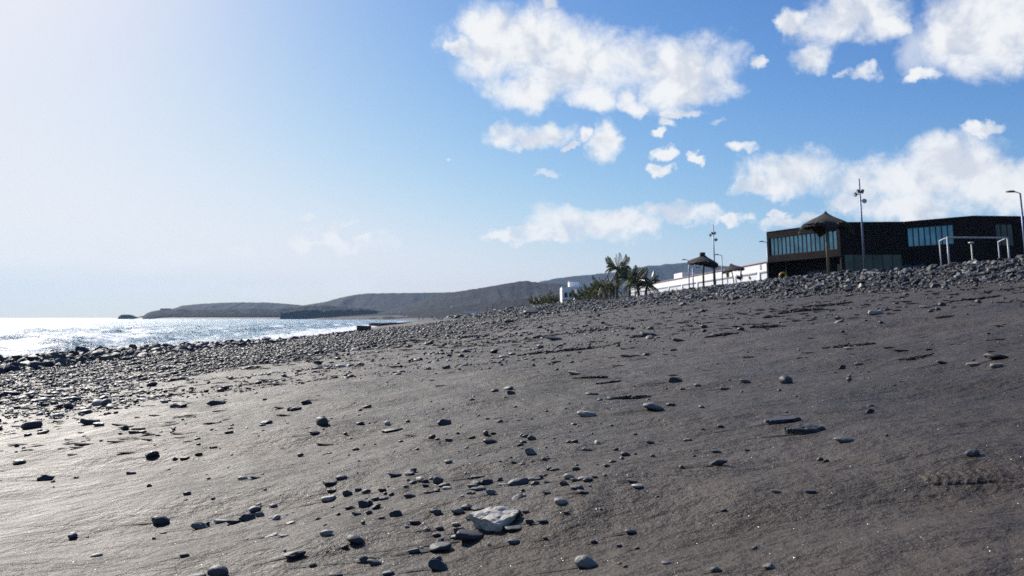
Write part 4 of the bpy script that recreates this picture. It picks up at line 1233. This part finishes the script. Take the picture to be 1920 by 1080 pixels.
# ------------------------------------------------------------------ long white hall
def white_hall():
    L, top = 100.0, 8.97
    root = empty('white_hall', (30.55, 150, gz(30.5, 150)), 0.052); z0 = root.location.z
    zb, head = 3.0 - z0, 7.85 - z0; T = top - z0
    w = MB(); n = 10; step = L / n
    w.box((.4, 0, (head + T) / 2), (.8, L, T - head))
    for i in range(n + 1): w.box((.4, -L / 2 + i * step, (zb + head) / 2), (.796, 1.1, head - zb))
    for e in (-1, 1): w.box((10, e * (L / 2 - .3), (zb + T) / 2), (19, .6, T - zb - .02))
    w.build('wall', M_WHITE, root)
    for i in range(n):
        y = -L / 2 + (i + .5) * step
        MB().box((.10, y, (zb + head) / 2), (.1, step - 1.12, head - zb - .01)).build('shutter', M_WHITE2, root)
        f = MB(); f.box((-.02, y, head - .08), (.10, step - 1.0, .17)); f.box((-.02, y + step / 2 - .62, (zb + head) / 2 - .1), (.10, .24, head - zb - .22))  # grey strips paint the shadow along each bay's head and one side
        f.build('bay_edge_shade', M_GREYL, root)
    MB().box((10, 0, T + .05), (20.3, L + .3, .10)).build('roof', M_PINK, root)
    MB().box((1.6, 4, T + .6), (2.4, 6, 1.0)).build('roof_hut', M_WHITE, root)
    for y in (-41, -33): MB().box((-.03, y, T - .45), (.06, .5, .8)).build('wall_slot', M_GREYL, root)
    tag(root, 'long white hall with roller bays running behind the parasols', 'building')
white_hall()

def white_house():
    x, y = 11.6, 160; z = gz(x, y) - .5
    root = empty('white_house', (x, y, z))
    w = MB(); w.box((0, 0, 2.55), (4.4, 7, 5.1)); w.build('wall', M_WHITE, root)
    t_ = MB(); t_.box((0.35, 1, 5.65), (2.0, 4, 1.1)); t_.build('upper_storey', M_WHITE, root)
    MB().box((0.35, 1, 6.26), (2.15, 4.15, .12)).build('roof', M_GREYL, root)
    MB().box((-.2, -3.55, 2.6), (4.0, .12, .25)).build('cornice', M_PINK, root)
    for wx in (-1.5, -.6, .4, 1.3):
        wf = MB().box((wx, -3.53, 3.6), (.5, .08, .9)).build('window', M_GLASSD, root)
        MB().box((wx, -3.56, 3.12), (.6, .12, .06)).build('sill', M_WHITE2, wf)
    a = MB(); a.box((6.0, 1, 2.0), (7.4, 5, 4.0)); a.build('side_wing', plain('cream_render', (.72, .66, .52), .8, 0, .05), root)
    tag(root, 'small white house with a raised upper room behind the low palms', 'house')
white_house()

# ------------------------------------------------------------------ thatched parasols
def parasol(x, y, top, rad, label, lean=(0, 0), seed=1, cap=False, sag=0.30, post_r=0.055, corners=6, extra_post=None):
    g = np.random.default_rng(seed)
    zb = gz(x, y) - .25
    root = empty('parasol', (x, y, zb)); H = top - zb
    MB().tube([(0, 0, 0), (0.01, 0, H * .5), (lean[0] * .3, lean[1] * .3, H - .12)], [post_r * 1.1, post_r, post_r * .8], 10).build('post', M_WOOD, root, True)
    na, nr = 72, 12
    V = []; ph = g.uniform(0, 6.28)
    jag = g.uniform(-1, 1, na)
    for side in (0, 1):
        for i in range(nr + 1):
            t = i / nr
            for k in range(na):
                a = 2 * math.pi * k / na
                flap = max(0, math.cos(corners * a / 2 + ph)) ** 2
                r = rad * t * (0.90 + 0.14 * flap * t + 0.02 * jag[k] * t)
                drop = 0.78 * (t ** 0.62) * rad * 0.62 + sag * flap * t ** 4 * .55 + 0.05 * jag[k] * t ** 5 + .10 * t ** 6
                drop += 0.16 * rad * t * (math.cos(a) * lean[0] + math.sin(a) * lean[1])
                z = H - drop - (0.07 + .05 * t if side else 0)
                V.append((r * math.cos(a) + lean[0] * .2 * (1 - t), r * math.sin(a), z))
    m = na * (nr + 1); F = []
    for s in (0, 1):
        for i in range(nr):
            for k in range(na):
                q = [s * m + i * na + k, s * m + i * na + (k + 1) % na, s * m + (i + 1) * na + (k + 1) % na, s * m + (i + 1) * na + k]
                F.append(q if not s else q[::-1])
    for k in range(na):
        F.append([nr * na + k, nr * na + (k + 1) % na, m + nr * na + (k + 1) % na, m + nr * na + k][::-1])
    can = mesh_np('canopy', np.array(V), np.array(F), M_THATCH, root, smooth=True)
    fr = MB()
    for k in range(150):
        a = g.uniform(0, 6.28); flap = max(0, math.cos(corners * a / 2 + ph)) ** 2
        r = rad * (0.9 + .14 * flap) * g.uniform(.93, 1.0)
        z = H - (0.78 * rad * .62 + sag * flap * .55 + .10) - 0.16 * rad * (math.cos(a) * lean[0] + math.sin(a) * lean[1])
        p = Vector((r * math.cos(a), r * math.sin(a), z)); l = g.uniform(.06, .2); w_ = .02
        tt = Vector((-math.sin(a), math.cos(a), 0)) * w_
        fr.quad(p - tt, p + tt, p + tt * .4 + Vector((math.cos(a) * .05, math.sin(a) * .05, -l)), p - tt * .4 + Vector((math.cos(a) * .05, math.sin(a) * .05, -l)))
    tag(fr.build('fringe', M_THATCH, can), kind='stuff')
    for k in range(6):
        a = k * math.pi / 3 + .3
        MB().tube([(0, 0, H - .28), (math.cos(a) * rad * .8, math.sin(a) * rad * .8, H - .16 - rad * .42)], .022, 6).build('rib', M_WOOD, root)
    if cap: MB().tube([(0, 0, H - .30), (0, 0, H - .1), (0, 0, H + .06)], [.24, .20, .21], 14).build('cap', M_THATCH, root, True)
    if extra_post: MB().tube([(extra_post, 0.1, 0), (extra_post, 0.1, H - .95)], .05, 8).build('side_post', M_LAMP, root)
    tag(root, label, 'parasol', 'thatched beach parasols')
parasol(14.47, 38, 6.73, 1.18, 'tall pointed thatched parasol in front of the dark building', (0.15, 0), 3, False, .55, .06, 8)
parasol(13.80, 60, 6.46, 1.20, 'thatched parasol with a knob on top, its edge sagging right', (0.55, -.1), 5, True, .30, .07, 4, .78)
parasol(20.78, 78, 6.95, 1.12, 'farthest thatched parasol, tilted left before the white hall', (-0.95, 0), 8, False, .22, .055, 4)

# ------------------------------------------------------------------ masts and street lamps
def mast(x, y, top, label):
    zb = gz(x, y) - .2; H = top - zb
    r = empty('floodlight_mast', (x, y, zb))
    MB().tube([(0, 0, 0), (0, 0, H)], [.10, .055], 10).build('pole', M_POLE, r, True)
    for k, (dx, dz, az_) in enumerate(((-.18, -1.05, 2.6), (.13, -1.05, -.6), (-.42, -1.3, 2.9), (.24, -1.82, -1.57))):
        h = MB(); c = Vector((dx, -.12, H + dz)); d = Vector((math.cos(az_), math.sin(az_) * .6 - .3, -.35)).normalized()
        h.tube([c - d * .14, c - d * .06, c + d * .1], [.05, .15, .19], 14)
        hd = h.build('floodlight', M_LAMP, r, True)
        MB().tube([c + d * .102, c + d * .11], [.17, .16], 14).build('lens', M_LENS, hd)
        MB().tube([(0, 0, H + dz), c], .025, 6).build('bracket', M_POLE, r)
    tag(r, label, 'mast', 'floodlight masts on the promenade')
mast(28.04, 66, 12.96, 'tall floodlight mast in front of the dark building')
mast(24.16, 99, 12.95, 'farther floodlight mast rising behind the knobbed parasol')

def street_lamp(x, y, top, d, label):
    zb = gz(x, y) - .2; H = top - zb
    r = empty('street_lamp', (x, y, zb))
    MB().tube([(0, 0, 0), (0, 0, H - .1)], [.085, .06], 10).build('pole', M_POLE, r, True)
    MB().tube([(0, 0, H - .12), (d * .2, 0, H - .03), (d * .5, 0, H)], .035, 8).build('arm', M_POLE, r, True)
    hd = MB(); hd.box((d * .62, 0, H), (.52, .2, .08)); hd.box((d * .55, 0, H + .055), (.3, .14, .05)); h = hd.build('lamp_head', M_LAMP, r)
    MB().box((d * .66, 0, H - .046), (.3, .14, .012)).build('lens', M_LENS, h)
    tag(r, label, 'street lamp', 'street lamps on the promenade')
street_lamp(33.5, 54, 10.06, -1, 'street lamp at the right edge beside the football goal')
street_lamp(23.2, 109, 9.43, -1, 'street lamp left of the knobbed parasol')
street_lamp(25.3, 100, 9.40, -1, 'street lamp between the two smaller parasols')
street_lamp(29.3, 95, 10.53, -1, 'street lamp mostly hidden by the left corner of the dark building')
street_lamp(20.9, 96, 7.6, 1, 'thin short street lamp between parasol posts')

# ------------------------------------------------------------------ football goal, bollard lamp
M_GOAL = plain('worn_white_tube', (0.42, 0.42, 0.44), 0.5, 0, 0.2, 5.0)
def goal():
    P = [(24.77, 47.0), (29.40, 49.0)]; Q = [(25.35, 49.0), (30.0, 51.0)]
    zt = 6.35; r0 = empty('football_goal', (27.4, 49, gz(27.4, 49))); o = Vector(r0.location)
    def t3(p, z): return Vector((p[0], p[1], z)) - o
    for i in (0, 1):
        MB().tube([t3(P[i], gz(*P[i]) - .2), t3(P[i], zt + .09 * i * 2)], .05, 12).build('post', M_GOAL, r0, True)
        MB().tube([t3(Q[i], gz(*Q[i]) - .2), t3(Q[i], zt + .12 * i)], .034, 10).build('rear_post', M_GOAL, r0, True)
        MB().tube([t3(P[i], zt + .18 * i), t3(Q[i], zt + .12 * i)], .034, 10).build('side_bar', M_GOAL, r0, True)
    MB().tube([t3(P[0], zt), t3(P[1], zt + .18)], .05, 12).build('crossbar', M_GOAL, r0, True)
    tag(r0, 'white football goal without a net on top of the bank', 'goal')
goal()
def bollard():
    x, y = 32.5, 58.5; z = gz(x, y) - .2
    r0 = empty('bollard_lamp', (x, y, z)); H = 7.15 - z
    MB().tube([(0, 0, 0), (0, 0, H - .1)], .045, 10).build('post', plain('cream_post', (.6, .56, .42), .6), r0, True)
    MB().tube([(0, 0, H - .1), (0, 0, H - .02), (0, 0, H)], [.16, .18, .08], 14).build('lamp_head', M_WHITE2, r0, True)
    tag(r0, 'slim pale bollard lamp seen through the football goal', 'bollard lamp')
bollard()

# ------------------------------------------------------------------ flags and small things by the parasols
def flag(x, y, z0, z1, bands, label, w=.55, h=.75):
    zb = gz(x, y) - .2; r0 = empty('flag', (x, y, zb))
    MB().tube([(0, 0, 0), (0, 0, z1 - zb + .15)], .022, 6).build('pole', M_WHITE2, r0, True)
    n = 8; k = len(bands)
    for b, m in enumerate(bands):
        Vv, Ff = [], []
        za, zc = z1 - zb - h * b / k, z1 - zb - h * (b + 1) / k
        for i in range(n + 1):
            t = i / n; yy = .07 * math.sin(t * 7); s = -.25 * t
            Vv += [(w * t + .02, yy, zc + s), (w * t + .02, yy, za + s - .002), (w * t + .02, yy + .012, za + s - .002), (w * t + .02, yy + .012, zc + s)]
        for i in range(n):
            a_ = i * 4
            for j in range(4): Ff.append((a_ + j, a_ + (j + 1) % 4, a_ + 4 + (j + 1) % 4, a_ + 4 + j))
        me = MB(); me.v = Vv; me.f = Ff; me.build('cloth', m, r0, True)
    tag(r0, label, 'flag')
BLUE, RED, YEL2, WHT = flat_mat('blue_cloth', (.03, .035, .16)), flat_mat('red_cloth', (.45, .05, .03)), flat_mat('yellow_cloth', (.70, .48, .10)), flat_mat('white_cloth', (.75, .74, .70))
flag(21.6, 80, 0, 5.95, [BLUE], 'navy blue flag beside the post of the tilted parasol', .46, .36)
flag(22.5, 82, 0, 6.3, [RED, YEL2, YEL2, RED], 'red and yellow flag right of the tilted parasol', .24, .52)
flag(23.9, 84, 0, 6.1, [YEL2], 'small yellow flag between the tilted parasol and the dark building', .24, .3)
def notice():
    x, y = 19.7, 76; z = gz(x, y) - .2; r0 = empty('notice_post', (x, y, z)); H = 6.05 - z
    MB().tube([(-.14, 0, 0), (-.02, 0, .5), (.0, 0, 1.0), (-.03, 0, H - .3)], [.075, .05, .04, .04], 8).build('post', M_LAMP, r0, True)
    MB().box((0, -.06, H - .28), (.26, .04, .52)).build('board', M_YEL, r0)
    MB().box((.02, -.083, H - .27), (.12, .006, .16)).build('red_mark', RED, r0)
    tag(r0, 'yellow notice with a red mark on a bent dark post under the tilted parasol', 'sign')
notice()
def ring_sign():
    x, y = 27.4, 84.0; z = 5.35; root = empty('yellow_ring', (x, y, gz(x, y) - .1))
    o = Vector(root.location); n, m = 24, 8; V, F = [], []
    for i in range(n):
        a = 2 * math.pi * i / n
        for k in range(m):
            b = 2 * math.pi * k / m; rr = .34 + .11 * math.cos(b)
            V.append((rr * math.cos(a), .12 * math.sin(b), 6.0 - o.z + rr * math.sin(a)))
    for i in range(n):
        for k in range(m): F.append((i * m + k, i * m + (k + 1) % m, ((i + 1) % n) * m + (k + 1) % m, ((i + 1) % n) * m + k))
    mesh_np('ring', np.array(V), np.array(F), M_YEL, root, smooth=True)
    MB().tube([(0, .02, 0), (0, .02, 5.5 - o.z)], .035, 8).build('stand', M_LAMP, root, True)
    tag(root, 'yellow lifebuoy ring on a stand before the dark building', 'lifebuoy')
ring_sign()

# ------------------------------------------------------------------ palms
def frond_mesh(L, arch, droop, seed):
    g = np.random.default_rng(seed); mb = MB(); pts = []
    for i in range(15):
        t = i / 14; pts.append(Vector((L * t * (1 - .18 * t * arch), 0, L * (arch * .55 * t - droop * t * t))))
    mb.tube(pts, [.035 * (1 - .8 * i / 14) for i in range(15)], 4)
    for i in range(2, 15):
        t = i / 14; p = pts[i]; l = L * .27 * (math.sin(math.pi * min(1, .12 + t * .85)) ** .7)
        for sgn in (-1, 1):
            for q in (0, .5):
                pp = p if i == 14 or q == 0 else p.lerp(pts[i + 1], q)
                d = Vector((.6, sgn * .6, -.25 - .45 * t)).normalized() * l * g.uniform(.85, 1.1)
                wv = Vector((.045 * L / 2.2, 0, .01))
                mid = pp + d * .55 + Vector((0, 0, .03))
                mb.v += [tuple(pp - wv * .5), tuple(pp + wv * .5), tuple(mid + wv * .5), tuple(mid - wv * .5), tuple(pp + d + Vector((0, 0, -.06 * L)))]
                b_ = len(mb.v) - 5; mb.f += [(b_, b_ + 1, b_ + 2, b_ + 3), (b_ + 3, b_ + 2, b_ + 4)]
    return mb.data('frond', M_LEAF)
FRONDS = [frond_mesh(2.6, a, d, i) for i, (a, d) in enumerate(((1.75, .25), (1.45, .55), (1.1, .80), (.75, .95), (.3, .90)))]
DRY = frond_mesh(1.8, -.4, .75, 9); DRY.materials[0] = M_DRYLEAF
def palm(x, y, top, label, size=1.0, n=22, bend=.3, upright=.5, group='palms along the promenade', seed=0):
    g = np.random.default_rng(seed + 300)
    zb = gz(x, y) - .2; H = max(top - zb - 1.7 * size, .7)
    r0 = empty('palm_tree', (x, y, zb))
    tp = [(bend * (t ** 2), .1 * t, H * t) for t in np.linspace(0, 1, 8)]
    MB().tube(tp, [.20 - .07 * t + .02 * (i % 2) for i, t in enumerate(np.linspace(0, 1, 8))], 9).build('trunk', M_TRUNK, r0, True)
    cr = bpy.data.objects.new('crown', None); link(cr, r0); cr.location = tp[-1]
    for i in range(n):
        k = int(np.clip(i / n * 5 - upright * 1.2 + g.normal(0, .5), 0, 4))
        f = bpy.data.objects.new('frond', FRONDS[k]); link(f, cr)
        f.rotation_euler = (g.normal(0, .12), g.normal(-.05, .15), i * 2.399 + g.normal(0, .2)); s = size * g.uniform(.85, 1.12); f.scale = (s, s, s)
    for i in range(4):
        f = bpy.data.objects.new('dry_frond', DRY); link(f, cr); f.rotation_euler = (0, .5, g.uniform(0, 6.28)); s = size * .8; f.scale = (s, s, s)
    tag(r0, label, 'palm', group)
palm(13.8, 110, 9.6, 'tallest palm with an upright crown standing above the others', 0.85, 30, .25, .8, seed=1)
palm(15.2, 108, 8.3, 'second tallest palm, just right of the tallest', 0.88, 30, .2, .7, seed=2)
palm(16.0, 105, 7.7, 'full-crowned palm at the right of the tall group', 0.82, 30, -.2, .4, seed=3)
palm(16.9, 106, 7.2, 'rightmost palm of the tall group, beside the white hall', .8, 26, .3, .2, seed=4)
palm(12.9, 114, 7.4, 'dense palm left of the tallest, leaning left', 0.8, 26, -.4, .3, seed=5)
low = [(14.6, 124, 7.3), (14.2, 128, 7.3), (13.9, 131, 7.3), (13.6, 135, 7.1), (13.0, 138, 7.0), (12.3, 141, 6.8), (11.3, 143, 6.4)]
for i, (x, y, t) in enumerate(low):
    palm(x, y, t, '%s low palm from the right in the row before the white house' % ('first', 'second', 'third', 'fourth', 'fifth', 'sixth', 'last')[i], 0.75, 32, .1, .6, seed=10 + i)
far = [(8.4, 166, 6.6), (7.6, 168, 6.2), (6.7, 170, 6.1), (5.8, 172, 6.1), (4.9, 174, 6.0)]
for i, (x, y, t) in enumerate(far):
    palm(x, y, t, '%s palm of the small far clump left of the white house' % ('rightmost', 'second', 'middle', 'fourth', 'leftmost')[i], .8, 34, .1, .4, seed=30 + i)

# ------------------------------------------------------------------ things along the far shore
def block():
    x, y = -17.65, 100.; z = gz(x, y); g = MB(); g.box((0, 0, .25), (1.62, 1.1, .75)); o = g.build('concrete_block', M_CONC)
    o.location = (x, y, .32); o.rotation_euler = (0, .03, .05)
    b = o.modifiers.new('bevel', 'BEVEL'); b.width = .05; b.segments = 2
    tag(o, 'dark concrete block at the water edge where the sand ends', 'block')
block()
def groyne():
    V, F = plate(91, 4, .7); V = V * np.array([6.2, 1.3, .55]); V[:, 2] += .12 * fbm(V[:, 0] * 1.5, V[:, 1] * 1.5, 4, 3)
    o = mesh_np('groyne', V, F, M_CONC); o.location = (-26.5, 190, .45); o.rotation_euler = (0, -.012, .02)
    tag(o, 'low dark stone groyne running from the beach into the bay', 'groyne')
groyne()
from mathutils.bvhtree import BVHTree
def on_hill(name, x, y):
    o = bpy.data.objects[name]; t = BVHTree.FromPolygons([v.co[:] for v in o.data.vertices], [p.vertices[:] for p in o.data.polygons])
    h = t.ray_cast(Vector((x, y, 900)), Vector((0, 0, -1))); return h[0].z if h[0] else gz(x, y)
def van(x, y, z, label, rz=0):
    r0 = empty('white_van', (x, y, z), rz)
    b = MB(); b.box((0, 0, 1.25), (5.2, 2, 1.7)); b.box((.3, 0, 2.35), (4.0, 1.9, .6)); b.build('body', M_WHITE2, r0)
    for sx in (-1.6, 1.6):
        for sy in (-.9, .9): MB().tube([(sx, sy - .12, .4), (sx, sy + .12, .4)], .4, 12).build('wheel', M_LAMP, r0)
    MB().box((-1.9, -1.01, 1.9), (.9, .02, .5)).build('window', M_GLASSD, r0)
    tag(r0, label, 'van', 'vans parked behind the far beach')
for px_, lb in ((-183.0, 'left of the two white vans parked behind the far beach'), (-172.0, 'right of the two white vans parked behind the far beach'), (-91.0, 'lone white van behind the far beach, right of the pair')):
    y_ = 1292.0; van(px_, y_, on_hill('low_ridge', px_, y_) - .2, lb, .3)
def pavilion():
    x, y = -56.0, 1195.0; z = on_hill('low_ridge', x, y); r0 = empty('pavilion', (x, y, z - .5))
    for i in range(5):
        MB().box((-10 + i * 5, 0, 1.6), (3.6, 3, 3.2)).build('bay', M_WHITE, r0)
    MB().box((0, 0, 3.35), (25, 4, .3)).build('roof', M_WHITE2, r0)
    tag(r0, 'row of low white beach huts far off under the dark ridge', 'hut row')
pavilion()
def fort():
    x, y = -948., 2290.; z = on_hill('headland', x, y); r0 = empty('headland_house', (x, y, z - 2))
    w = MB(); w.box((0, 0, 2.6), (26, 9, 5.2)); w.build('wall', plain('grey_render', (.42, .42, .44), .8), r0); MB().box((0, 0, 5.5), (27, 10, .6)).build('roof', M_GREYL, r0)
    for i in range(5): MB().box((-10 + i * 5, -4.52, 3.4), (2, .1, 1.8)).build('window', M_GLASSD, r0)
    tag(r0, 'low grey house on the tip of the far headland', 'house')
fort()
def person(x, y, h, top, legs, label):
    z = gz(x, y); mb = MB(); s = h / 1.75
    mb.tube([(-.11 * s, 0, 0), (-.1 * s, 0, .45 * s), (-.08 * s, 0, .9 * s)], [.05 * s, .065 * s, .09 * s], 8)
    mb.tube([(.13 * s, .1 * s, 0), (.1 * s, .03 * s, .45 * s), (.08 * s, 0, .9 * s)], [.05 * s, .065 * s, .09 * s], 8)
    mb.tube([(0, 0, .85 * s), (0, 0, 1.1 * s), (0, 0, 1.38 * s), (0, 0, 1.47 * s), (0, 0, 1.53 * s), (0, 0, 1.64 * s), (0, 0, 1.75 * s)], [.15 * s, .14 * s, .19 * s, .08 * s, .07 * s, .1 * s, .03 * s], 10)
    for q in (-1, 1): mb.tube([(q * .18 * s, 0, 1.38 * s), (q * .25 * s, 0, 1.1 * s), (q * .24 * s, -.08 * s, .82 * s)], [.05 * s, .042 * s, .03 * s], 7)
    o = mb.build('person', top, None, True); o.location = (x, y, z); tag(o, label, 'person', 'walkers on the far beach')
DK = flat_mat('dark_clothes', (.03, .03, .04))
person(-44.4, 400, 1.8, DK, None, 'left walker of the pair on the far beach, in dark clothes')
person(-42.3, 398, 1.65, DK, None, 'right walker of the pair on the far beach, in dark clothes')
person(-38.4, 402, 1.75, DK, None, 'walker alone on the far beach right of the pair')
for x, y, h, lb in ((-4.6, 152, 1.5, 'pale leaning post left of the far boulders'), (-3.6, 150, 1.5, 'dark post at the far end of the bank'), (1.7, 140, 1.2, 'left of two thin posts on the far bank'), (2.8, 140, 1.2, 'right of two thin posts on the far bank')):
    o = MB().tube([(0, 0, -.3), (.06, 0, h * .6), (.05, 0, h)], [.09, .07, .06], 7).build('wooden_post', M_WOOD, None, True); o.location = (x, y, gz(x, y)); tag(o, lb, 'post')

# big dark boulders where the bank runs out
for i in range(46):
    y = random.uniform(128, 265); x = float(np.interp(y, KY, KC)) + random.uniform(-7.5, 1.5); s = random.uniform(.5, 1.5)
    sc = (s * .55, s * .45, s * random.uniform(.24, .42)); wh = 'large' if s > 1.1 else 'middling' if s > .8 else 'small'
    fa = 'nearer' if y < 170 else 'farthest' if y > 220 else 'farther'
    single('boulder', MID, 'shore', x, y, gz(x, y) + s * .12, sc, random.uniform(0, 6), random.uniform(-.2, .2), M_SHORE, '%s dark boulder at the %s end of the stone bank towards the bay' % (wh, fa), 'boulder', 'boulders at the far end of the bank', False)

# ------------------------------------------------------------------ seaweed and driftwood on the sand
M_WEED = plain('dry_seaweed', (0.030, 0.022, 0.015), 0.8, 0, 0.4, 8.0)
litter()
WEEDS = [
    (3.06, 7.56, 0.46, 'long dark driftwood and seaweed heap on the right-hand sand'),
    (2.90, 6.08, 0.20, 'ragged seaweed clump up the slope at right'),
    (0.67, 6.68, 0.22, 'dark seaweed strip right of the centre'),
    (0.73, 6.25, 0.16, 'short seaweed strip just below another in the centre'),
    (-1.25, 32.75, 1.05, 'thin seaweed line in the middle distance, left of centre'),
    (-3.99, 33.11, 1.07, 'brown seaweed clump by the shingle in the middle distance'),
    (2.28, 14.37, 0.56, 'seaweed heap by the big dark stone in the middle distance'),
    (2.87, 11.59, 0.45, 'flat seaweed mat in the middle distance right of centre'),
    (8.57, 22.38, 1.01, 'seaweed streak below the stone bank at centre right'),
    (8.10, 14.58, 0.75, 'seaweed streak below the stone bank near the right edge'),
    (5.16, 10.01, 0.26, 'small seaweed streak up the slope near the right edge'),
    (1.07, 24.09, 0.78, 'seaweed clump below the far boulders'),
    (1.00, 12.15, 0.70, 'long thin seaweed line across the middle of the beach'),
    (0.75, 5.33, 0.21, 'thin seaweed edging a hollow in the sand'),
    (0.31, 12.24, 0.47, 'broken seaweed line left of the long thin one'),
    (6.80, 19.77, 1.15, 'long seaweed line on the slope below the parasol'),
    (3.74, 12.27, 0.47, 'short seaweed line on the slope right of centre'),
]

def seaweed(x, y, w, label, seed):
    g = np.random.default_rng(seed); mb = MB(); o0 = gz(x, y)
    for k in range(int(26 + 20 * min(w, 1.5))):
        cx, cy = g.normal(0, w * .22), g.normal(0, w * .06); L = w * g.uniform(.12, .34); a = g.normal(.08, .5)
        pts = []
        for i in range(5):
            t = i / 4 - .5; px_, py_ = cx + L * t * math.cos(a) + g.normal(0, .03 * w), cy + L * t * math.sin(a) + g.normal(0, .02 * w)
            pts.append((px_, py_, .004 + abs(g.normal(0, .022 * w)) * (1 - abs(cx) / w)))
        mb.tube(pts, [.004, .010 * w + .004, .013 * w + .004, .009 * w + .004, .003], 4)
    A_ = np.array(mb.v); A_[:, 2] += ground(x + A_[:, 0], y + A_[:, 1]) - o0; mb.v = [tuple(q) for q in A_]
    o = mb.build('seaweed_clump', M_WEED); o.location = (x, y, o0); tag(o, label, 'seaweed', 'clumps of dry seaweed and driftwood on the sand')
for i, (x, y, w, lb) in enumerate(WEEDS): seaweed(x, y, w, lb, 500 + i)

# ------------------------------------------------------------------ a shoe print near the right edge
def shoe_print(x0, y0, rz):
    n, m = 64, 34; L, Wd = .215, .085
    us, vs_ = np.linspace(-.5, .5, n), np.linspace(-.5, .5, m); U, Vv = np.meshgrid(us, vs_)
    r = np.maximum(np.abs(U) * 2, np.abs(Vv) * 2)
    body = np.clip((1 - (U * 2.1) ** 4 - (Vv * (2.3 + .5 * np.sin(U * 5))) ** 2) * 3, 0, 1)
    tread = np.clip(np.sin(U * 62 + 9 * np.abs(Vv)) * 2, 0, 1) * .0028 * (U < .28)
    rim = np.exp(-((body - .35) / .25) ** 2) * .0028
    hgt = body * tread + rim
    hgt = np.where(r > .97, -.02, hgt + .0005 - .012 * np.clip((r - .75) / .25, 0, 1))
    c, s = math.cos(rz), math.sin(rz); X_ = U * L * 1.25; Y_ = Vv * Wd * 1.4
    X2, Y2 = x0 + X_ * c - Y_ * s, y0 + X_ * s + Y_ * c
    Z2 = ground(X2.ravel(), Y2.ravel()) + hgt.ravel() + .0035
    i = np.arange(n * m).reshape(m, n)
    F = np.stack([i[:-1, :-1], i[:-1, 1:], i[1:, 1:], i[1:, :-1]], -1).reshape(-1, 4)
    o = mesh_np('shoe_print', np.stack([X2.ravel(), Y2.ravel(), Z2], 1), F, M_SAND, smooth=True)
    tag(o, 'shoe print with tread marks in the sand near the right edge', 'footprint')
shoe_print(1.30, 2.47, -.2)

# ------------------------------------------------------------------ weeds growing along the bank top
def weeds():
    g = np.random.default_rng(9); mb = MB()
    for k in range(420):
        y = g.uniform(70, 112); x = float(np.interp(y, KY, KC)) + g.uniform(.2, 3.0); z = gz(x, y)
        for q in range(5):
            a = g.uniform(0, 6.28); h = g.uniform(.15, .5); d = Vector((math.cos(a), math.sin(a), 0))
            p = Vector((x, y, z)); t_ = Vector((-math.sin(a), math.cos(a), 0)) * .025
            mb.quad(p - t_, p + t_, p + d * h * .5 + Vector((0, 0, h)))
    o = mb.build('grass_tufts', plain('dry_grass', (.09, .095, .045), .8, 0, .3)); tag(o, 'thin grass tufts along the top of the bank', None, None, 'stuff')
weeds()

# ------------------------------------------------------------------ tell apart things that would share a label
def tell_apart():
    same = {}
    for o in COL.objects:
        if o.parent is None and o.get('category') and o.get('label'): same.setdefault(o['label'], []).append(o)
    for lb, os_ in same.items():
        if len(os_) < 2: continue
        os_.sort(key=lambda o: o.location.x / max(o.location.y, .1))
        k = len(os_)
        words = {2: ('left-hand', 'right-hand'), 3: ('leftmost', 'middle', 'rightmost'), 4: ('leftmost', 'second', 'third', 'rightmost')}.get(k)
        if words is None:
            ords = 'second third fourth fifth sixth seventh eighth ninth tenth eleventh twelfth thirteenth fourteenth fifteenth sixteenth seventeenth eighteenth nineteenth twentieth'.split()
            words = ['leftmost'] + [w + '-from-left' for w in ords][:k - 2] + ['right-hand'] * max(0, k - 21) + ['rightmost']
        for w, o in zip(words, os_):
            o['label'] = w + ' ' + lb
tell_apart()
